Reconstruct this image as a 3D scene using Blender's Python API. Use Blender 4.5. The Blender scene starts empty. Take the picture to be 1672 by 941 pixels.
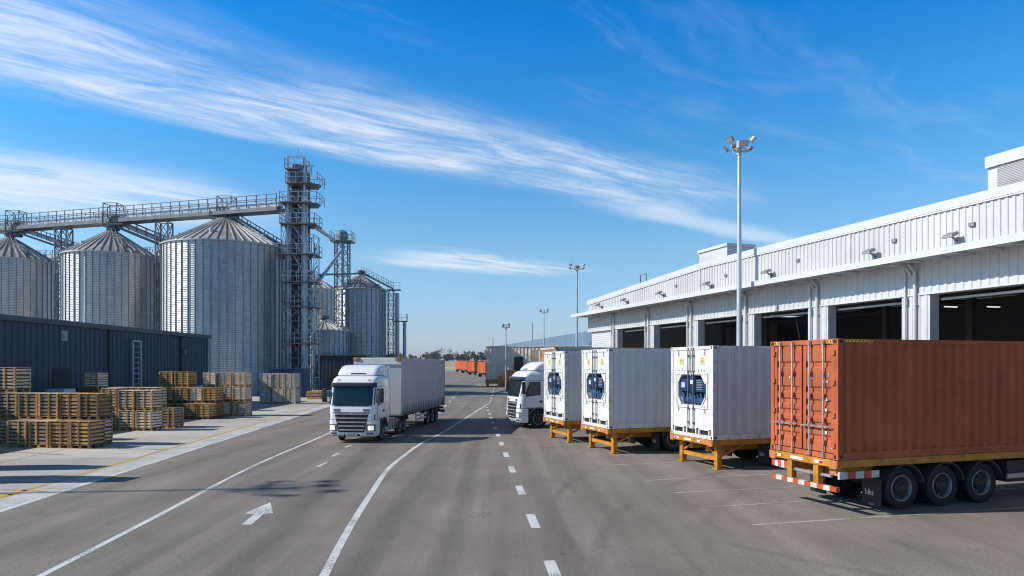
import bpy, bmesh, math, random
from mathutils import Vector, Matrix
R = math.radians
rnd = random.Random(7)
scn = bpy.context.scene
COL = scn.collection

# ------------------------------------------------------------------ camera
H = 3.2
cam_d = bpy.data.cameras.new('camera')
cam_d.lens = 36 * 1126 / 1672
cam_d.shift_y = 127.5 / 1672
cam_d.clip_end = 6000
cam = bpy.data.objects.new('camera', cam_d)
cam.location = (0, 0, H)
cam.rotation_euler = (R(90), 0, 0)
COL.objects.link(cam)
scn.camera = cam

def gp(px, py):
    """ground point seen at a pixel of the photograph"""
    Y = H * 1126 / (py - 598)
    return ((px - 836) * Y / 1126, Y)

# ------------------------------------------------------------------ node helpers
class NT:
    def __init__(s, tree): s.t = tree; s.n = tree.nodes; s.l = tree.links
    def new(s, typ, **kw):
        n = s.n.new(typ)
        for k, v in kw.items(): setattr(n, k, v)
        return n
    def put(s, sock, v):
        if isinstance(v, bpy.types.NodeSocket): s.l.new(v, sock)
        elif v is not None: sock.default_value = v
    def math(s, op, a, b=None, c=None, clamp=False):
        n = s.new('ShaderNodeMath', operation=op); n.use_clamp = clamp
        s.put(n.inputs[0], a)
        if b is not None: s.put(n.inputs[1], b)
        if c is not None: s.put(n.inputs[2], c)
        return n.outputs[0]
    def step(s, v, a, b, lo=0.0, hi=1.0):
        n = s.new('ShaderNodeMapRange', interpolation_type='SMOOTHSTEP')
        s.put(n.inputs[0], v)
        n.inputs[1].default_value = a; n.inputs[2].default_value = b
        n.inputs[3].default_value = lo; n.inputs[4].default_value = hi
        return n.outputs[0]
    def noise(s, vec, scale, detail=4, rough=.55, dist=0.0):
        n = s.new('ShaderNodeTexNoise')
        s.put(n.inputs['Vector'], vec)
        n.inputs['Scale'].default_value = scale; n.inputs['Detail'].default_value = detail
        n.inputs['Roughness'].default_value = rough; n.inputs['Distortion'].default_value = dist
        return n.outputs[0]
    def mapv(s, vec, scale=(1, 1, 1), rot=(0, 0, 0), loc=(0, 0, 0)):
        n = s.new('ShaderNodeMapping'); s.put(n.inputs[0], vec)
        n.inputs['Scale'].default_value = scale; n.inputs['Rotation'].default_value = rot; n.inputs['Location'].default_value = loc
        return n.outputs[0]
    def mix(s, f, a, b, typ='MIX'):
        n = s.new('ShaderNodeMix', data_type='RGBA', blend_type=typ)
        s.put(n.inputs[0], f); s.put(n.inputs[6], c4(a)); s.put(n.inputs[7], c4(b))
        return n.outputs[2]
    def bump(s, h, strength=.3, dist=.02):
        n = s.new('ShaderNodeBump'); s.put(n.inputs['Height'], h)
        n.inputs['Strength'].default_value = strength; n.inputs['Distance'].default_value = dist
        return n.outputs[0]

def c4(c):
    if isinstance(c, (tuple, list)) and len(c) == 3: return (*c, 1)
    return c

MATS = {}
def mat(name, col, rough=.5, metal=0.0, var=.12, vscale=1.2, grain=.0, stain=None, stain_amt=.5, stain_scale=(1.5, 1.5, .35),
        bump=0.0, bscale=30, rnd_obj=0.0, vvec=None, spec=.5, coat=0.0, emit=None):
    if name in MATS: return MATS[name]
    m = bpy.data.materials.new(name); m.use_nodes = True
    t = NT(m.node_tree); b = t.n['Principled BSDF']
    tc = t.new('ShaderNodeTexCoord').outputs['Object']
    c = c4(col)
    n1 = t.noise(t.mapv(tc, vvec) if vvec else tc, vscale, 5, .6)
    f = t.step(n1, .3, .7, 1 - var, 1 + var)
    if grain:
        g = t.noise(tc, bscale, 3, .7)
        f = t.math('MULTIPLY', f, t.step(g, .25, .75, 1 - grain, 1 + grain))
    if rnd_obj:
        oi = t.new('ShaderNodeObjectInfo').outputs['Random']
        f = t.math('MULTIPLY', f, t.step(oi, 0, 1, 1 - rnd_obj, 1 + rnd_obj))
    cc = t.new('ShaderNodeVectorMath', operation='SCALE')
    cc.inputs[0].default_value = c[:3]; t.put(cc.inputs['Scale'], f)
    cs = cc.outputs[0]
    if stain is not None:
        oc = t.new('ShaderNodeObjectInfo').outputs['Random']
        ov = t.new('ShaderNodeVectorMath', operation='ADD'); t.put(ov.inputs[0], t.mapv(tc, stain_scale))
        cv = t.new('ShaderNodeCombineXYZ'); t.put(cv.inputs[0], t.math('MULTIPLY', oc, 37.0)); t.put(cv.inputs[1], t.math('MULTIPLY', oc, 11.0)); t.put(ov.inputs[1], cv.outputs[0])
        s = t.noise(ov.outputs[0], 2.2, 8, .72)
        fac = t.step(s, .62 - .18 * stain_amt, .74, 0, min(1, .35 + stain_amt * .5))
        cs = t.mix(fac, cs, stain)
    t.put(b.inputs['Base Color'], cs)
    b.inputs['Metallic'].default_value = metal
    b.inputs['Specular IOR Level'].default_value = spec
    b.inputs['Coat Weight'].default_value = coat
    t.put(b.inputs['Roughness'], t.step(n1, .2, .8, max(0.02, rough - .08), min(1, rough + .1)))
    if bump:
        t.put(b.inputs['Normal'], t.bump(t.noise(tc, bscale, 4, .6), bump, .02))
    if emit:
        b.inputs['Emission Color'].default_value = c4(emit[0]); b.inputs['Emission Strength'].default_value = emit[1]
    MATS[name] = m
    return m

# paints and metals
M_white = mat('white_paint', (.56, .56, .555), .35, 0, .04, .7, stain=(.55, .53, .50), stain_amt=.1)
M_clad = mat('white_cladding', (.51, .51, .505), .5, 0, .07, .35, stain=(.36, .35, .33), stain_amt=.42, stain_scale=(1.6, 1.6, .16))
M_soffit = mat('soffit_sheet', (.6, .6, .6), .6)
M_cab = mat('cab_paint', (.80, .80, .81), .22, 0, .03, 1, stain=(.45, .42, .38), stain_amt=.05, coat=.5)
M_reefer = mat('reefer_white', (.66, .65, .63), .45, 0, .08, 1.2, stain=(.34, .26, .19), stain_amt=.55, stain_scale=(2.5, 2.5, 1))
M_reefer_side = mat('reefer_side', (.60, .60, .60), .5, 0, .05, .5, stain=(.36, .34, .32), stain_amt=.45, stain_scale=(1.2, 1.2, .2))
M_reefer_frame = mat('reefer_frame', (.68, .66, .62), .5, 0, .08, 2, stain=(.33, .15, .06), stain_amt=.85, stain_scale=(3, 3, 2))
M_blue = mat('unit_blue', (.010, .034, .095), .4, 0, .3, 5, stain=(.02, .02, .022), stain_amt=.6, stain_scale=(4, 4, 4))
M_red = mat('container_red', (.43, .108, .046), .62, 0, .16, .9, stain=(.20, .06, .035), stain_amt=.6, spec=.2)
M_rust = mat('rust_orange', (.42, .17, .05), .7, 0, .3, 3, stain=(.2, .08, .03), stain_amt=.6)
M_yel = mat('chassis_yellow', (.50, .205, .018), .5, 0, .2, 2, stain=(.12, .06, .025), stain_amt=.8, stain_scale=(2, 2, 2))
M_hazyel = mat('hazard_yellow', (.75, .45, .03), .5)
M_black = mat('black_paint', (.018, .018, .02), .5)
M_chassis = mat('dark_chassis', (.03, .03, .032), .6, 0, .3, 3)
M_rubber = mat('tyre_rubber', (.015, .015, .016), .75, 0, .2, 4, bump=.2, bscale=60)
M_rim = mat('wheel_rim', (.34, .34, .35), .4, .75, .15, 5, stain=(.09, .08, .07), stain_amt=.5, stain_scale=(4, 4, 4))
M_hub = mat('wheel_hub', (.055, .052, .05), .6, .3, .3, 8)
M_glass = mat('dark_glass', (.010, .02, .022), .08, 0, .02, 1, spec=.45)
M_teal = mat('side_glass', (.03, .06, .06), .05, 0, .1, 2, spec=.9)
M_steel = mat('galvanised_steel', (.44, .46, .48), .45, .6, .15, 1.5)
M_dksteel = mat('weathered_steel', (.17, .18, .19), .55, .45, .25, 1.0, stain=(.16, .09, .05), stain_amt=.35)
M_elev = mat('elevator_casing', (.035, .036, .04), .6, .3, .25, 1)
M_pole = mat('mast_steel', (.50, .52, .54), .4, .55, .08, .5)
M_lamp = mat('lamp_housing', (.24, .24, .25), .5, .3)
M_lens = mat('lamp_lens', (.45, .42, .38), .15)
M_navy = mat('navy_cladding', (.042, .060, .082), .55, 0, .12, .4, stain=(.03, .035, .045), stain_amt=.4, stain_scale=(1, 1, .2))
M_bluebase = mat('blue_casing', (.008, .035, .11), .5)
M_chrome = mat('lock_rod_steel', (.55, .56, .57), .35, .8, .15, 8, stain=(.2, .12, .06), stain_amt=.3)
M_curtain = mat('trailer_curtain', (.50, .50, .49), .55, 0, .06, .8, stain=(.36, .35, .33), stain_amt=.4, stain_scale=(1, 1, .25))
M_trim = mat('grey_trim', (.13, .13, .135), .5)
M_slat = mat('grille_slat_grey', (.30, .30, .31), .35, .3)
M_headl = mat('headlamp_glass', (.75, .76, .78), .12, .0)
M_headon = mat('headlamp_lit', (.9, .85, .75), .1, emit=((1, .86, .65), .55))
M_amber = mat('amber_lens', (.7, .22, .02), .2)
M_redlens = mat('red_reflector', (.55, .02, .015), .3)
M_chev = mat('chevron_red', (.50, .075, .035), .5, 0, .25, 5)
M_chevw = mat('chevron_white', (.58, .55, .50), .5, 0, .2, 5, stain=(.3, .2, .13), stain_amt=.5, stain_scale=(4, 4, 4))
M_markwhite = mat('stencil_white', (.8, .8, .78), .6)
M_sticker = mat('sticker_yellow', (.62, .56, .25), .6)
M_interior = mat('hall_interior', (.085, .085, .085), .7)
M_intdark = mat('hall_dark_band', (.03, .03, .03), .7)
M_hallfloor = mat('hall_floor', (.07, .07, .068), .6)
M_tube = mat('tube_lamp', (.8, .8, .8), .4, emit=((1, 1, 1), .7))
M_orange = mat('orange_paint', (.62, .11, .012), .5, 0, .1, 1)
M_blueclad = mat('blue_grey_cladding', (.13, .20, .28), .5, 0, .08, .15)
M_oldclad = mat('weathered_cladding', (.66, .575, .47), .6, 0, .15, .5, stain=(.42, .30, .20), stain_amt=.55, stain_scale=(1.2, 1.2, .12))
M_grey_cont = mat('grey_container', (.42, .42, .42), .5, 0, .08, 1)
M_palewrap = mat('pale_wrap', (.42, .47, .52), .35, 0, .1, 2)
M_goods = mat('wrapped_goods', (.72, .64, .54), .5, 0, .25, 4, rnd_obj=.15)
M_gapshade = mat('gap_shade_filler', (.10, .075, .05), .7, 0, .3, 5)  # dark filler colour standing in for shade between crate slats
def wood(name, c): return mat(name, c, .75, 0, .38, 2.2, grain=.15, bscale=45, rnd_obj=.34, bump=.15, vvec=(1.2, 1.2, 7))
M_w1 = wood('weathered_wood', (.50, .37, .23)); M_w2 = wood('golden_wood', (.46, .26, .09))
M_w3 = wood('yellow_wood', (.55, .38, .10)); M_w4 = wood('dark_wood', (.22, .13, .06)); M_w5 = wood('pale_wood', (.66, .53, .38))

# silo walls: fine horizontal corrugation, sheets that differ a little from ring to ring and panel to panel
def silo_mat():
    m = bpy.data.materials.new('silo_sheet'); m.use_nodes = True
    t = NT(m.node_tree); b = t.n['Principled BSDF']
    tc = t.new('ShaderNodeTexCoord').outputs['Object']
    sep = t.new('ShaderNodeSeparateXYZ'); t.put(sep.inputs[0], tc)
    ang = t.math('ARCTAN2', sep.outputs[1], sep.outputs[0])
    pa = t.math('FLOOR', t.math('MULTIPLY', ang, 44 / (2 * math.pi)))
    pz = t.math('FLOOR', t.math('DIVIDE', sep.outputs[2], 1.12))
    cb = t.new('ShaderNodeCombineXYZ'); t.put(cb.inputs[0], pa); t.put(cb.inputs[1], pz)
    wn = t.new('ShaderNodeTexWhiteNoise'); t.put(wn.inputs[0], cb.outputs[0])
    st = t.noise(t.mapv(tc, (1, 1, .12)), 1.5, 6, .7)
    f = t.math('MULTIPLY', t.step(wn.outputs[0], 0, 1, .965, 1.035), t.step(st, .3, .7, .82, 1.12))
    seam = t.math('FRACT', t.math('DIVIDE', sep.outputs[2], 1.12))
    f = t.math('MULTIPLY', f, t.step(seam, 0, .05, .75, 1))
    cc = t.new('ShaderNodeVectorMath', operation='SCALE'); cc.inputs[0].default_value = (.54, .54, .53); t.put(cc.inputs['Scale'], f)
    t.put(b.inputs['Base Color'], cc.outputs[0])
    b.inputs['Metallic'].default_value = .62
    t.put(b.inputs['Roughness'], t.step(wn.outputs[0], 0, 1, .42, .46))
    w = t.math('SINE', t.math('MULTIPLY', sep.outputs[2], 2 * math.pi / .19))
    t.put(b.inputs['Normal'], t.bump(w, .55, .025))
    return m
M_silo = silo_mat()
M_siloroof = mat('silo_roof_sheet', (.46, .45, .44), .5, .45, .12, .6, stain=(.24, .20, .16), stain_amt=.35)
M_silorib = mat('silo_stiffener', (.26, .28, .31), .5, .6, .1, 1)

# asphalt, concrete, earth
def ground_mats():
    m = bpy.data.materials.new('asphalt'); m.use_nodes = True
    t = NT(m.node_tree); b = t.n['Principled BSDF']
    tc = t.new('ShaderNodeTexCoord').outputs['Object']
    big = t.noise(tc, .06, 4, .6)
    mid = t.noise(tc, .45, 5, .6)
    al = t.noise(t.mapv(tc, (1.1, .035, 1), (0, 0, R(-5))), 1.0, 4, .6)
    fine = t.noise(tc, 26, 2, .8)
    fine2 = t.noise(tc, 95, 1, .8)
    f = t.math('MULTIPLY', t.step(big, .3, .7, .90, 1.10), t.step(mid, .3, .7, .88, 1.10))
    f = t.math('MULTIPLY', f, t.step(al, .3, .68, .80, 1.10))
    f = t.math('MULTIPLY', f, t.step(fine, .25, .75, .74, 1.26))
    f = t.math('MULTIPLY', f, t.step(fine2, .25, .75, .86, 1.14))
    # rubber tracks left by lorries: pairs of wheel paths, kept as wear of the surface
    sep = t.new('ShaderNodeSeparateXYZ'); t.put(sep.inputs[0], tc)
    brk = t.noise(t.mapv(tc, (1, .12, 1)), 1.4, 4, .65)
    for (x0, y0, x1, y1, wd, amt) in ((-4.15, 8.0, -5.45, 26, .36, .32), (-5.9, 8, -6.8, 26, .25, .16), (-2.3, 8, -2.9, 30, .35, .20), (-1.0, 8, -1.6, 34, .3, .24), (1.1, 9, -.2, 40, .3, .20), (2.6, 8, .4, 40, .3, .10), (-8.6, 9, -10.5, 50, .4, .10)):
        s = (x1 - x0) / (y1 - y0)
        d = t.math('ABSOLUTE', t.math('SUBTRACT', sep.outputs[0], t.math('MULTIPLY_ADD', sep.outputs[1], s, x0 - s * y0)))
        k = t.math('MULTIPLY', t.step(d, wd * .25, wd * 1.25, 1, 0), t.step(brk, .32, .62, .45, 1))
        k = t.math('MULTIPLY', k, t.step(sep.outputs[1], y1 - 4, y1 + 10, 1, 0))
        f = t.math('MULTIPLY', f, t.math('MULTIPLY_ADD', k, -amt, 1))
    for (cx, cy, rad, wd, amt) in ((16.5, 9.5, 15.2, .16, .24), (16.5, 9.5, 13.3, .16, .22), (15.5, 14.5, 14.6, .14, .18), (14, 20, 12.6, .15, .18), (-22, 2.0, 23.4, .15, .16)):
        dx = t.math('SUBTRACT', sep.outputs[0], cx); dy = t.math('SUBTRACT', sep.outputs[1], cy)
        rr = t.math('SQRT', t.math('ADD', t.math('MULTIPLY', dx, dx), t.math('MULTIPLY', dy, dy)))
        k = t.math('MULTIPLY', t.step(t.math('ABSOLUTE', t.math('SUBTRACT', rr, rad)), wd * .3, wd * 1.3, 1, 0), t.step(mid, .40, .62, 0, 1))
        f = t.math('MULTIPLY', f, t.math('MULTIPLY_ADD', k, -amt, 1))
    # oil drips and patches
    v = t.noise(t.mapv(tc, (.5, .35, 1)), 1.3, 5, .65)
    f = t.math('MULTIPLY', f, t.step(v, .60, .72, 1, .70))
    v2 = t.noise(t.mapv(tc, (1, 1, 1), (0, 0, 0), (7, 3, 0)), 2.6, 4, .6)
    f = t.math('MULTIPLY', f, t.step(v2, .66, .74, 1, .72))
    cr = t.new('ShaderNodeTexVoronoi', feature='DISTANCE_TO_EDGE')
    wv = t.new('ShaderNodeVectorMath', operation='ADD'); t.put(wv.inputs[0], tc)
    ns = t.new('ShaderNodeTexNoise'); t.put(ns.inputs['Vector'], tc); ns.inputs['Scale'].default_value = .8
    t.put(wv.inputs[1], ns.outputs[1]); t.put(cr.inputs['Vector'], wv.outputs[0]); cr.inputs['Scale'].default_value = .13
    crack = t.math('MULTIPLY', t.step(cr.outputs[0], .0008, .003, 1, 0), t.step(mid, .45, .55, 0, 1))
    f = t.math('MULTIPLY', f, t.math('MULTIPLY_ADD', crack, -.18, 1))
    warm = t.step(sep.outputs[0], 1, 6)
    base = t.mix(warm, (.215, .186, .160), (.238, .205, .172))
    cc = t.new('ShaderNodeVectorMath', operation='SCALE'); t.put(cc.inputs[0], base); t.put(cc.inputs['Scale'], f)
    t.put(b.inputs['Base Color'], cc.outputs[0])
    b.inputs['Roughness'].default_value = .82; b.inputs['Specular IOR Level'].default_value = .35
    t.put(b.inputs['Normal'], t.bump(t.math('ADD', fine, t.math('MULTIPLY', fine2, .6)), .35, .01))
    A = m
    m = bpy.data.materials.new('concrete'); m.use_nodes = True
    t = NT(m.node_tree); b = t.n['Principled BSDF']
    tc = t.new('ShaderNodeTexCoord').outputs['Object']
    rot = t.mapv(tc, (1, 1, 1), (0, 0, R(-4.7)))
    br = t.new('ShaderNodeTexBrick'); br.offset = 0
    t.put(br.inputs['Vector'], rot); br.inputs['Scale'].default_value = 1
    br.inputs['Brick Width'].default_value = 5; br.inputs['Row Height'].default_value = 5; br.inputs['Mortar Size'].default_value = .03
    br.inputs['Color1'].default_value = (.86, .86, .86, 1); br.inputs['Color2'].default_value = (1.06, 1.06, 1.06, 1); br.inputs['Mortar'].default_value = (.38, .37, .36, 1)
    f = t.math('MULTIPLY', t.step(t.noise(tc, .25, 6, .65), .3, .7, .82, 1.14), t.step(t.noise(tc, 18, 3, .7), .25, .75, .9, 1.1))
    f = t.math('MULTIPLY', f, t.step(t.noise(t.mapv(tc, (.3, 1.2, 1)), .5, 5, .7), .58, .74, 1, .66))
    cc = t.new('ShaderNodeVectorMath', operation='SCALE'); cc.inputs[0].default_value = (.455, .428, .392); t.put(cc.inputs['Scale'], f)
    t.put(b.inputs['Base Color'], t.mix(1.0, cc.outputs[0], br.outputs[0], 'MULTIPLY'))
    b.inputs['Roughness'].default_value = .85
    return A, m
M_asphalt, M_concrete = ground_mats()
M_earth = mat('dry_earth', (.26, .21, .15), .95, 0, .3, .05, grain=.2, bscale=2)
def kerb_mat():
    m = bpy.data.materials.new('kerb_concrete'); m.use_nodes = True
    t = NT(m.node_tree); b = t.n['Principled BSDF']
    tc = t.new('ShaderNodeTexCoord').outputs['Object']
    sp = t.new('ShaderNodeSeparateXYZ'); t.put(sp.inputs[0], tc)
    j = t.math('FRACT', t.math('DIVIDE', sp.outputs[1], 2.0))
    f = t.math('MULTIPLY', t.step(j, 0, .025, .55, 1), t.step(t.noise(tc, .9, 5, .65), .3, .7, .80, 1.12))
    f = t.math('MULTIPLY', f, t.step(t.noise(tc, 22, 3, .7), .25, .75, .86, 1.12))
    f = t.math('MULTIPLY', f, t.step(t.noise(t.mapv(tc, (2, .3, 1)), 1.5, 5, .7), .56, .72, 1, .68))
    cc = t.new('ShaderNodeVectorMath', operation='SCALE'); cc.inputs[0].default_value = (.50, .485, .455); t.put(cc.inputs['Scale'], f)
    t.put(b.inputs['Base Color'], cc.outputs[0]); b.inputs['Roughness'].default_value = .8
    return m
M_kerb = kerb_mat()
def paint(name, c, keep=.5):
    m = bpy.data.materials.new(name); m.use_nodes = True
    t = NT(m.node_tree); b = t.n['Principled BSDF']
    tc = t.new('ShaderNodeTexCoord').outputs['Object']
    w = t.math('MULTIPLY', t.noise(tc, 22, 3, .75), t.step(t.noise(tc, .8, 3, .6), .3, .7, .8, 1.2))
    f = t.step(w, keep - .12, keep + .12)
    cc = t.mix(f, c, (.17, .16, .15))
    t.put(b.inputs['Base Color'], cc); b.inputs['Roughness'].default_value = .7
    return m
M_line = paint('line_paint', (.62, .61, .58), .60)
M_faint = paint('worn_line_paint', (.42, .40, .37), .52)
M_yline = paint('yellow_line_paint', (.58, .36, .06), .60)

# ------------------------------------------------------------------ mesh builder
class MB:
    def __init__(s): s.v = []; s.f = []; s.mi = []; s.mats = []; s.cur = 0
    def use(s, m):
        if m not in s.mats: s.mats.append(m)
        s.cur = s.mats.index(m); return s
    def add(s, vs, fs):
        k = len(s.v); s.v += [tuple(p) for p in vs]
        for f in fs: s.f.append([i + k for i in f]); s.mi.append(s.cur)
        return s
    def box(s, x0, x1, y0, y1, z0, z1):
        return s.add([(x0, y0, z0), (x1, y0, z0), (x1, y1, z0), (x0, y1, z0), (x0, y0, z1), (x1, y0, z1), (x1, y1, z1), (x0, y1, z1)],
                     [(0, 3, 2, 1), (4, 5, 6, 7), (0, 1, 5, 4), (1, 2, 6, 5), (2, 3, 7, 6), (3, 0, 4, 7)])
    def quad(s, *p): return s.add(p, [tuple(range(len(p)))])
    def bar(s, p, q, w, h=None):
        p = Vector(p); q = Vector(q); d = (q - p)
        if d.length < 1e-6: return s
        d.normalize(); up = Vector((0, 0, 1)) if abs(d.z) < .95 else Vector((0, 1, 0))
        a = d.cross(up).normalized(); b = a.cross(d).normalized(); a *= w / 2; b *= (h or w) / 2
        vs = [p - a - b, p + a - b, p + a + b, p - a + b, q - a - b, q + a - b, q + a + b, q - a + b]
        return s.add(vs, [(0, 1, 2, 3), (7, 6, 5, 4), (0, 4, 5, 1), (1, 5, 6, 2), (2, 6, 7, 3), (3, 7, 4, 0)])
    def tube(s, p, q, r, r2=None, n=10, caps=True):
        p = Vector(p); q = Vector(q); d = (q - p).normalized(); r2 = r if r2 is None else r2
        up = Vector((0, 0, 1)) if abs(d.z) < .95 else Vector((0, 1, 0))
        a = d.cross(up).normalized(); b = d.cross(a).normalized()
        vs = []
        for (c, rr) in ((p, r), (q, r2)):
            for i in range(n):
                t = 2 * math.pi * i / n; vs.append(c + a * (rr * math.cos(t)) + b * (rr * math.sin(t)))
        fs = [(i, (i + 1) % n, n + (i + 1) % n, n + i) for i in range(n)]
        if caps: fs += [tuple(range(n))[::-1], tuple(range(n, 2 * n))]
        return s.add(vs, fs)
    def path(s, pts, r, n=8):
        for a, b in zip(pts, pts[1:]): s.tube(a, b, r, n=n)
        return s
    def prism(s, poly, y0, y1):
        """side outline (x, z) pushed from y0 to y1"""
        n = len(poly)
        vs = [(x, y0, z) for x, z in poly] + [(x, y1, z) for x, z in poly]
        return s.add(vs, [tuple(range(n)), tuple(range(n, 2 * n))[::-1]] + [(i, i + n, (i + 1) % n + n, (i + 1) % n) for i in range(n)])
    def lathe(s, prof, n=32, axis='z', c=(0, 0, 0)):
        k = len(prof); vs = []
        for i in range(n):
            t = 2 * math.pi * i / n; ct, st = math.cos(t), math.sin(t)
            for r, h in prof:
                vs.append((c[0] + r * ct, c[1] + r * st, c[2] + h) if axis == 'z' else (c[0] + r * ct, c[1] + h, c[2] + r * st))
        fs = [(i * k + j, ((i + 1) % n) * k + j, ((i + 1) % n) * k + j + 1, i * k + j + 1) for i in range(n) for j in range(k - 1)]
        return s.add(vs, fs)
    def corr(s, o, along, up, nrm, L, hgt, pitch, depth, flat=.5, top=None):
        """trapezoid corrugated sheet; top(l) overrides the height at length l"""
        o = Vector(o); al = Vector(along); up = Vector(up); nrm = Vector(nrm)
        n = max(1, round(L / pitch)); p = L / n; pr = []
        a = flat / 2
        for i in range(n):
            for q, d in ((0, 0), (a, 0), (.5 * (1), 1) if False else (a + (.5 - a) * .45, 1), (1 - a - (.5 - a) * .45 if False else .5 + a * .9, 1), (.5 + a * .9 + (.5 - a) * .45, 0)):
                pr.append(((i + q) * p, d * depth))
        pr.append((L, 0))
        vs = []
        for l, d in pr:
            h = top(l) if top else hgt
            b = o + al * l + nrm * d
            vs.append(b); vs.append(b + up * h)
        return s.add(vs, [(2 * i, 2 * i + 2, 2 * i + 3, 2 * i + 1) for i in range(len(pr) - 1)])
    def loft(s, rings, cap0=True, cap1=True):
        n = len(rings[0]); vs = [p for r in rings for p in r]
        fs = [(k * n + i, k * n + (i + 1) % n, (k + 1) * n + (i + 1) % n, (k + 1) * n + i) for k in range(len(rings) - 1) for i in range(n)]
        if cap0: fs.append(tuple(range(n))[::-1])
        if cap1: fs.append(tuple(range((len(rings) - 1) * n, len(rings) * n)))
        return s.add(vs, fs)
    def mesh(s, name, m=None, smooth=False, bevel=0.0, ang=35, norm=True):
        me = bpy.data.meshes.new(name)
        me.from_pydata(s.v, [], s.f)
        for mm in (s.mats or [m]): me.materials.append(mm)
        if s.mats: me.polygons.foreach_set('material_index', s.mi)
        if bevel or norm:
            bm = bmesh.new(); bm.from_mesh(me)
            if norm: bmesh.ops.recalc_face_normals(bm, faces=bm.faces)
            if bevel:
                bmesh.ops.bevel(bm, geom=[e for e in bm.edges if len(e.link_faces) == 2 and e.calc_face_angle(0) > .5], offset=bevel, segments=2, profile=.6, affect='EDGES', clamp_overlap=True)
            bm.to_mesh(me); bm.free()
        if smooth or bevel:
            me.shade_smooth()
            try: me.set_sharp_from_angle(angle=R(ang))
            except Exception: pass
        me.update()
        return me
    def build(s, name, m=None, parent=None, loc=(0, 0, 0), **kw):
        return put(name, s.mesh(name, m, **kw), parent, loc)

def put(name, me, parent=None, loc=(0, 0, 0), rz=0, scale=None):
    o = bpy.data.objects.new(name, me); COL.objects.link(o)
    o.location = loc; o.rotation_euler = (0, 0, rz)
    if scale: o.scale = scale
    if parent is not None: o.parent = parent
    return o
def tag(o, label, cat, group=None):
    o['label'] = label; o['category'] = cat
    if group: o['group'] = group
    return o
def thing(name, label, cat, loc=(0, 0, 0), rz=0, group=None):
    o = bpy.data.objects.new(name, None); COL.objects.link(o)
    o.empty_display_size = .2; o.location = loc; o.rotation_euler = (0, 0, rz)
    return tag(o, label, cat, group)
def struct(o): o['kind'] = 'structure'; return o
def copy_tree(o, parent=None):
    c = o.copy(); COL.objects.link(c)
    if parent is not None: c.parent = parent
    for ch in list(o.children): copy_tree(ch, c)
    return c
def B(*a): return MB().box(*a)
def text_part(name, txt, m, parent, loc, rot, size, sx=1.0):
    cu = bpy.data.curves.new(name, 'FONT'); cu.body = txt; cu.size = size; cu.extrude = .002; cu.resolution_u = 2
    cu.materials.append(m)
    tmp = bpy.data.objects.new('lettering', cu); COL.objects.link(tmp)
    bpy.context.view_layer.update()
    me = bpy.data.meshes.new_from_object(tmp.evaluated_get(bpy.context.evaluated_depsgraph_get()))
    bpy.data.objects.remove(tmp); me.name = name
    if not me.materials: me.materials.append(m)
    o = bpy.data.objects.new(name, me); COL.objects.link(o); o.location = loc; o.rotation_euler = rot; o.scale = (sx, 1, 1); o.parent = parent
    return o

# ------------------------------------------------------------------ light and sky
EL = 35.0
AZ = 6.0
trav = Vector((math.cos(R(AZ)) * math.cos(R(EL)), math.sin(R(AZ)) * math.cos(R(EL)), -math.sin(R(EL))))
sd = bpy.data.lights.new('sun', 'SUN'); sd.energy = 4.8; sd.angle = R(.53); sd.color = (1, .955, .89)
so = bpy.data.objects.new('sun', sd); COL.objects.link(so); so.rotation_euler = trav.to_track_quat('-Z', 'Y').to_euler(); so.location = (-40, 0, 60)

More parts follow.
